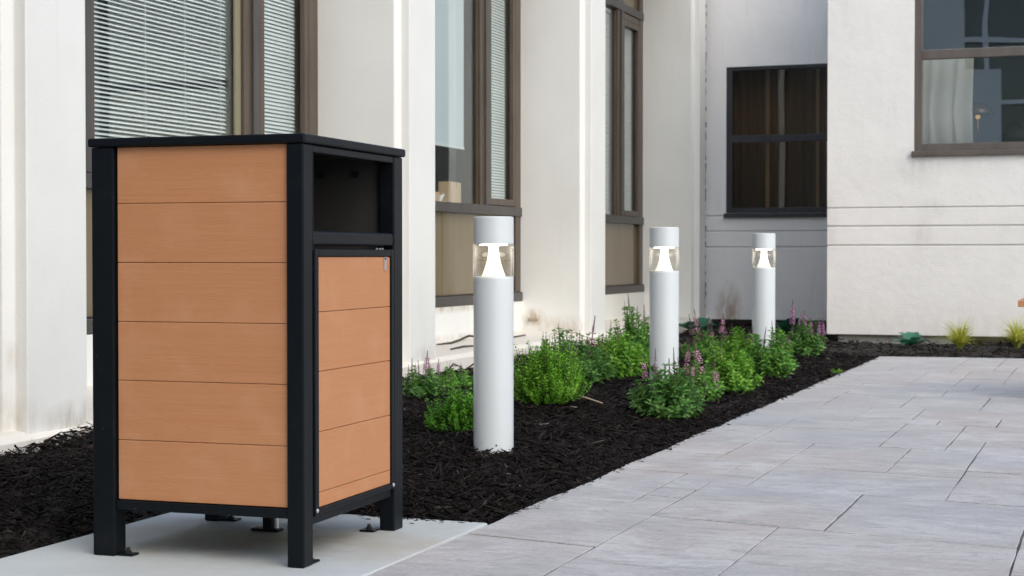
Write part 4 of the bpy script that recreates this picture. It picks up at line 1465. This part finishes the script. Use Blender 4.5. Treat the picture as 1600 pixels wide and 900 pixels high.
def grass_tuft(x, y, n, L, label, seed):
    g = np.random.default_rng(seed)
    t = thing('ornamental_grass', label, 'grass tuft', (x, y, max(zbed(x, y), 0.0)), 0, 'golden grass tufts')
    V, F, T = [], [], []
    for i in range(n):
        a = g.uniform(0, 2 * np.pi)
        l = L * g.uniform(0.55, 1.1)
        lean = g.uniform(0.3, 1.25)
        w_ = g.uniform(0.003, 0.0062)
        b = len(V)
        segs = 5
        tw = g.uniform(-0.6, 0.6)
        for k in range(segs + 1):
            s_ = k / segs
            r_ = l * (0.12 * lean * s_ + 0.75 * lean * s_ ** 2)
            zz = l * (s_ * (1.05 - 0.25 * lean) - 0.45 * lean * s_ ** 2.6)
            wv = w_ * (1 - s_ ** 2 * 0.95)
            px, py = math.cos(a) * (r_ + 0.01), math.sin(a) * (r_ + 0.01)
            sx, sy = -math.sin(a + tw), math.cos(a + tw)
            V += [(px - sx * wv, py - sy * wv, max(zz, 0.006)), (px + sx * wv, py + sy * wv, max(zz, 0.006))]
        tt = g.uniform(0, 1)
        for k in range(segs):
            F.append((b + 2 * k, b + 2 * k + 1, b + 2 * k + 3, b + 2 * k + 2))
            T.append(tt)
    np_mesh('blades', V, F, M['gold_grass'], T, True, t)
    return t


grass_tuft(-1.36, 15.95, 300, 0.40, 'golden grass tuft in full view before the stucco wall', 61)
grass_tuft(-0.86, 16.25, 300, 0.40, 'golden grass tuft cut off by the right edge of the picture', 62)
perennial(-1.99, 12.75, 0.045, 0.05, 'tiny green weed sprouting at the edge of the paving', 'leaf_light', 8, 0.035, seed=63, name='weed')


# twigs
def twig(pts, rad, mat, label, name='twig'):
    o = MB().tube(pts, rad, 6).build(name, M[mat], smooth=True)
    tag(o, label, 'twig', 'loose twigs')
    return o


def tp(x, y, dz):
    return (x, y, zbed(x, y) + dz)


twig([tp(-3.02, 8.98, 0.035), tp(-2.95, 8.97, 0.045), tp(-2.88, 8.95, 0.042), tp(-2.80, 8.92, 0.044), tp(-2.68, 8.87, 0.03)], [0.006, 0.0085, 0.007, 0.006, 0.004], 'pale_twig',
     'long pale twig lying on the mulch beside the bright round shrub')
twig([tp(-2.93, 7.50, 0.022), tp(-2.86, 7.46, 0.032), tp(-2.80, 7.44, 0.036)], [0.008, 0.011, 0.008], 'pale_twig', 'short pale wood stub left of the nearest bollard foot')


def lz(x, y):
    s_ = (x + 5.6) / 0.91
    return 0.195 + (0.142 - 0.195) * s_


def lp3(x, y, dz=0.008):
    return (x, y, lz(x, y) + dz)


o = twig([lp3(-5.12, 12.35), lp3(-5.10, 12.60), lp3(-5.16, 12.95, 0.014), lp3(-5.20, 13.25, 0.03), lp3(-5.05, 13.45, 0.012), lp3(-5.0, 13.7), lp3(-5.02, 14.2)],
         [0.006, 0.010, 0.009, 0.011, 0.009, 0.008, 0.005], 'twig', 'dark crooked branch lying on the ledge under the middle window', 'fallen_branch')
twig([lp3(-4.86, 12.0), lp3(-4.87, 12.3, 0.014), lp3(-4.86, 12.55)], [0.006, 0.009, 0.006], 'twig', 'short dark stick on the ledge beside the fin, below the branch')
rb = thing('root_tangle', 'dark tangle of dry roots at the ledge behind nearest bollard', 'roots', (-4.42, 11.3, zbed(-4.42, 11.3)), 0)
g = np.random.default_rng(5)
for i in range(9):
    a0 = g.uniform(-0.2, 0.2, 2)
    pts = [(a0[0] - 0.15, a0[1], 0.0)]
    for k in range(5):
        q = pts[-1]
        pts.append((q[0] + g.uniform(0.02, 0.09), q[1] + g.uniform(-0.06, 0.06), max(0.0, q[2] + g.uniform(-0.05, 0.06))))
    MB().tube(pts, [0.007, 0.008, 0.007, 0.006, 0.004, 0.003], 5).build('root', M['twig'], rb)

# ------------------------------------------------------------------ bench whose arm tip enters the frame on the right
bn = thing('bench', 'bench on the paving, only its terracotta arm tip in view', 'bench', (0.4, 11.0, 0), 0)
for sx in (-0.90, 0.90):
    MB().box(sx - 0.065, sx + 0.065, -0.3, 0.28, 0.572, 0.612).build('arm', M['board'], bn, 0.004)
    for sy in (-0.2, 0.22):
        MB().box(sx + (0.04 if sx < 0 else -0.04) - 0.02, sx + (0.04 if sx < 0 else -0.04) + 0.02, sy - 0.025, sy + 0.025, 0.0, 0.571).build('leg', M['black'], bn, 0.003)
for i in range(4):
    MB().box(-0.83, 0.83, -0.27 + i * 0.125, -0.155 + i * 0.125, 0.42, 0.45).build('seat_slat', M['board'], bn, 0.004)
for i in range(3):
    MB().box(-0.83, 0.83, 0.245, 0.275, 0.52 + i * 0.125, 0.635 + i * 0.125).build('back_slat', M['board'], bn, 0.004)
MB().box(-0.86, 0.86, -0.2, -0.16, 0.375, 0.418).build('rail', M['black'], bn)
MB().box(-0.86, 0.86, 0.16, 0.2, 0.375, 0.418).build('rail', M['black'], bn)
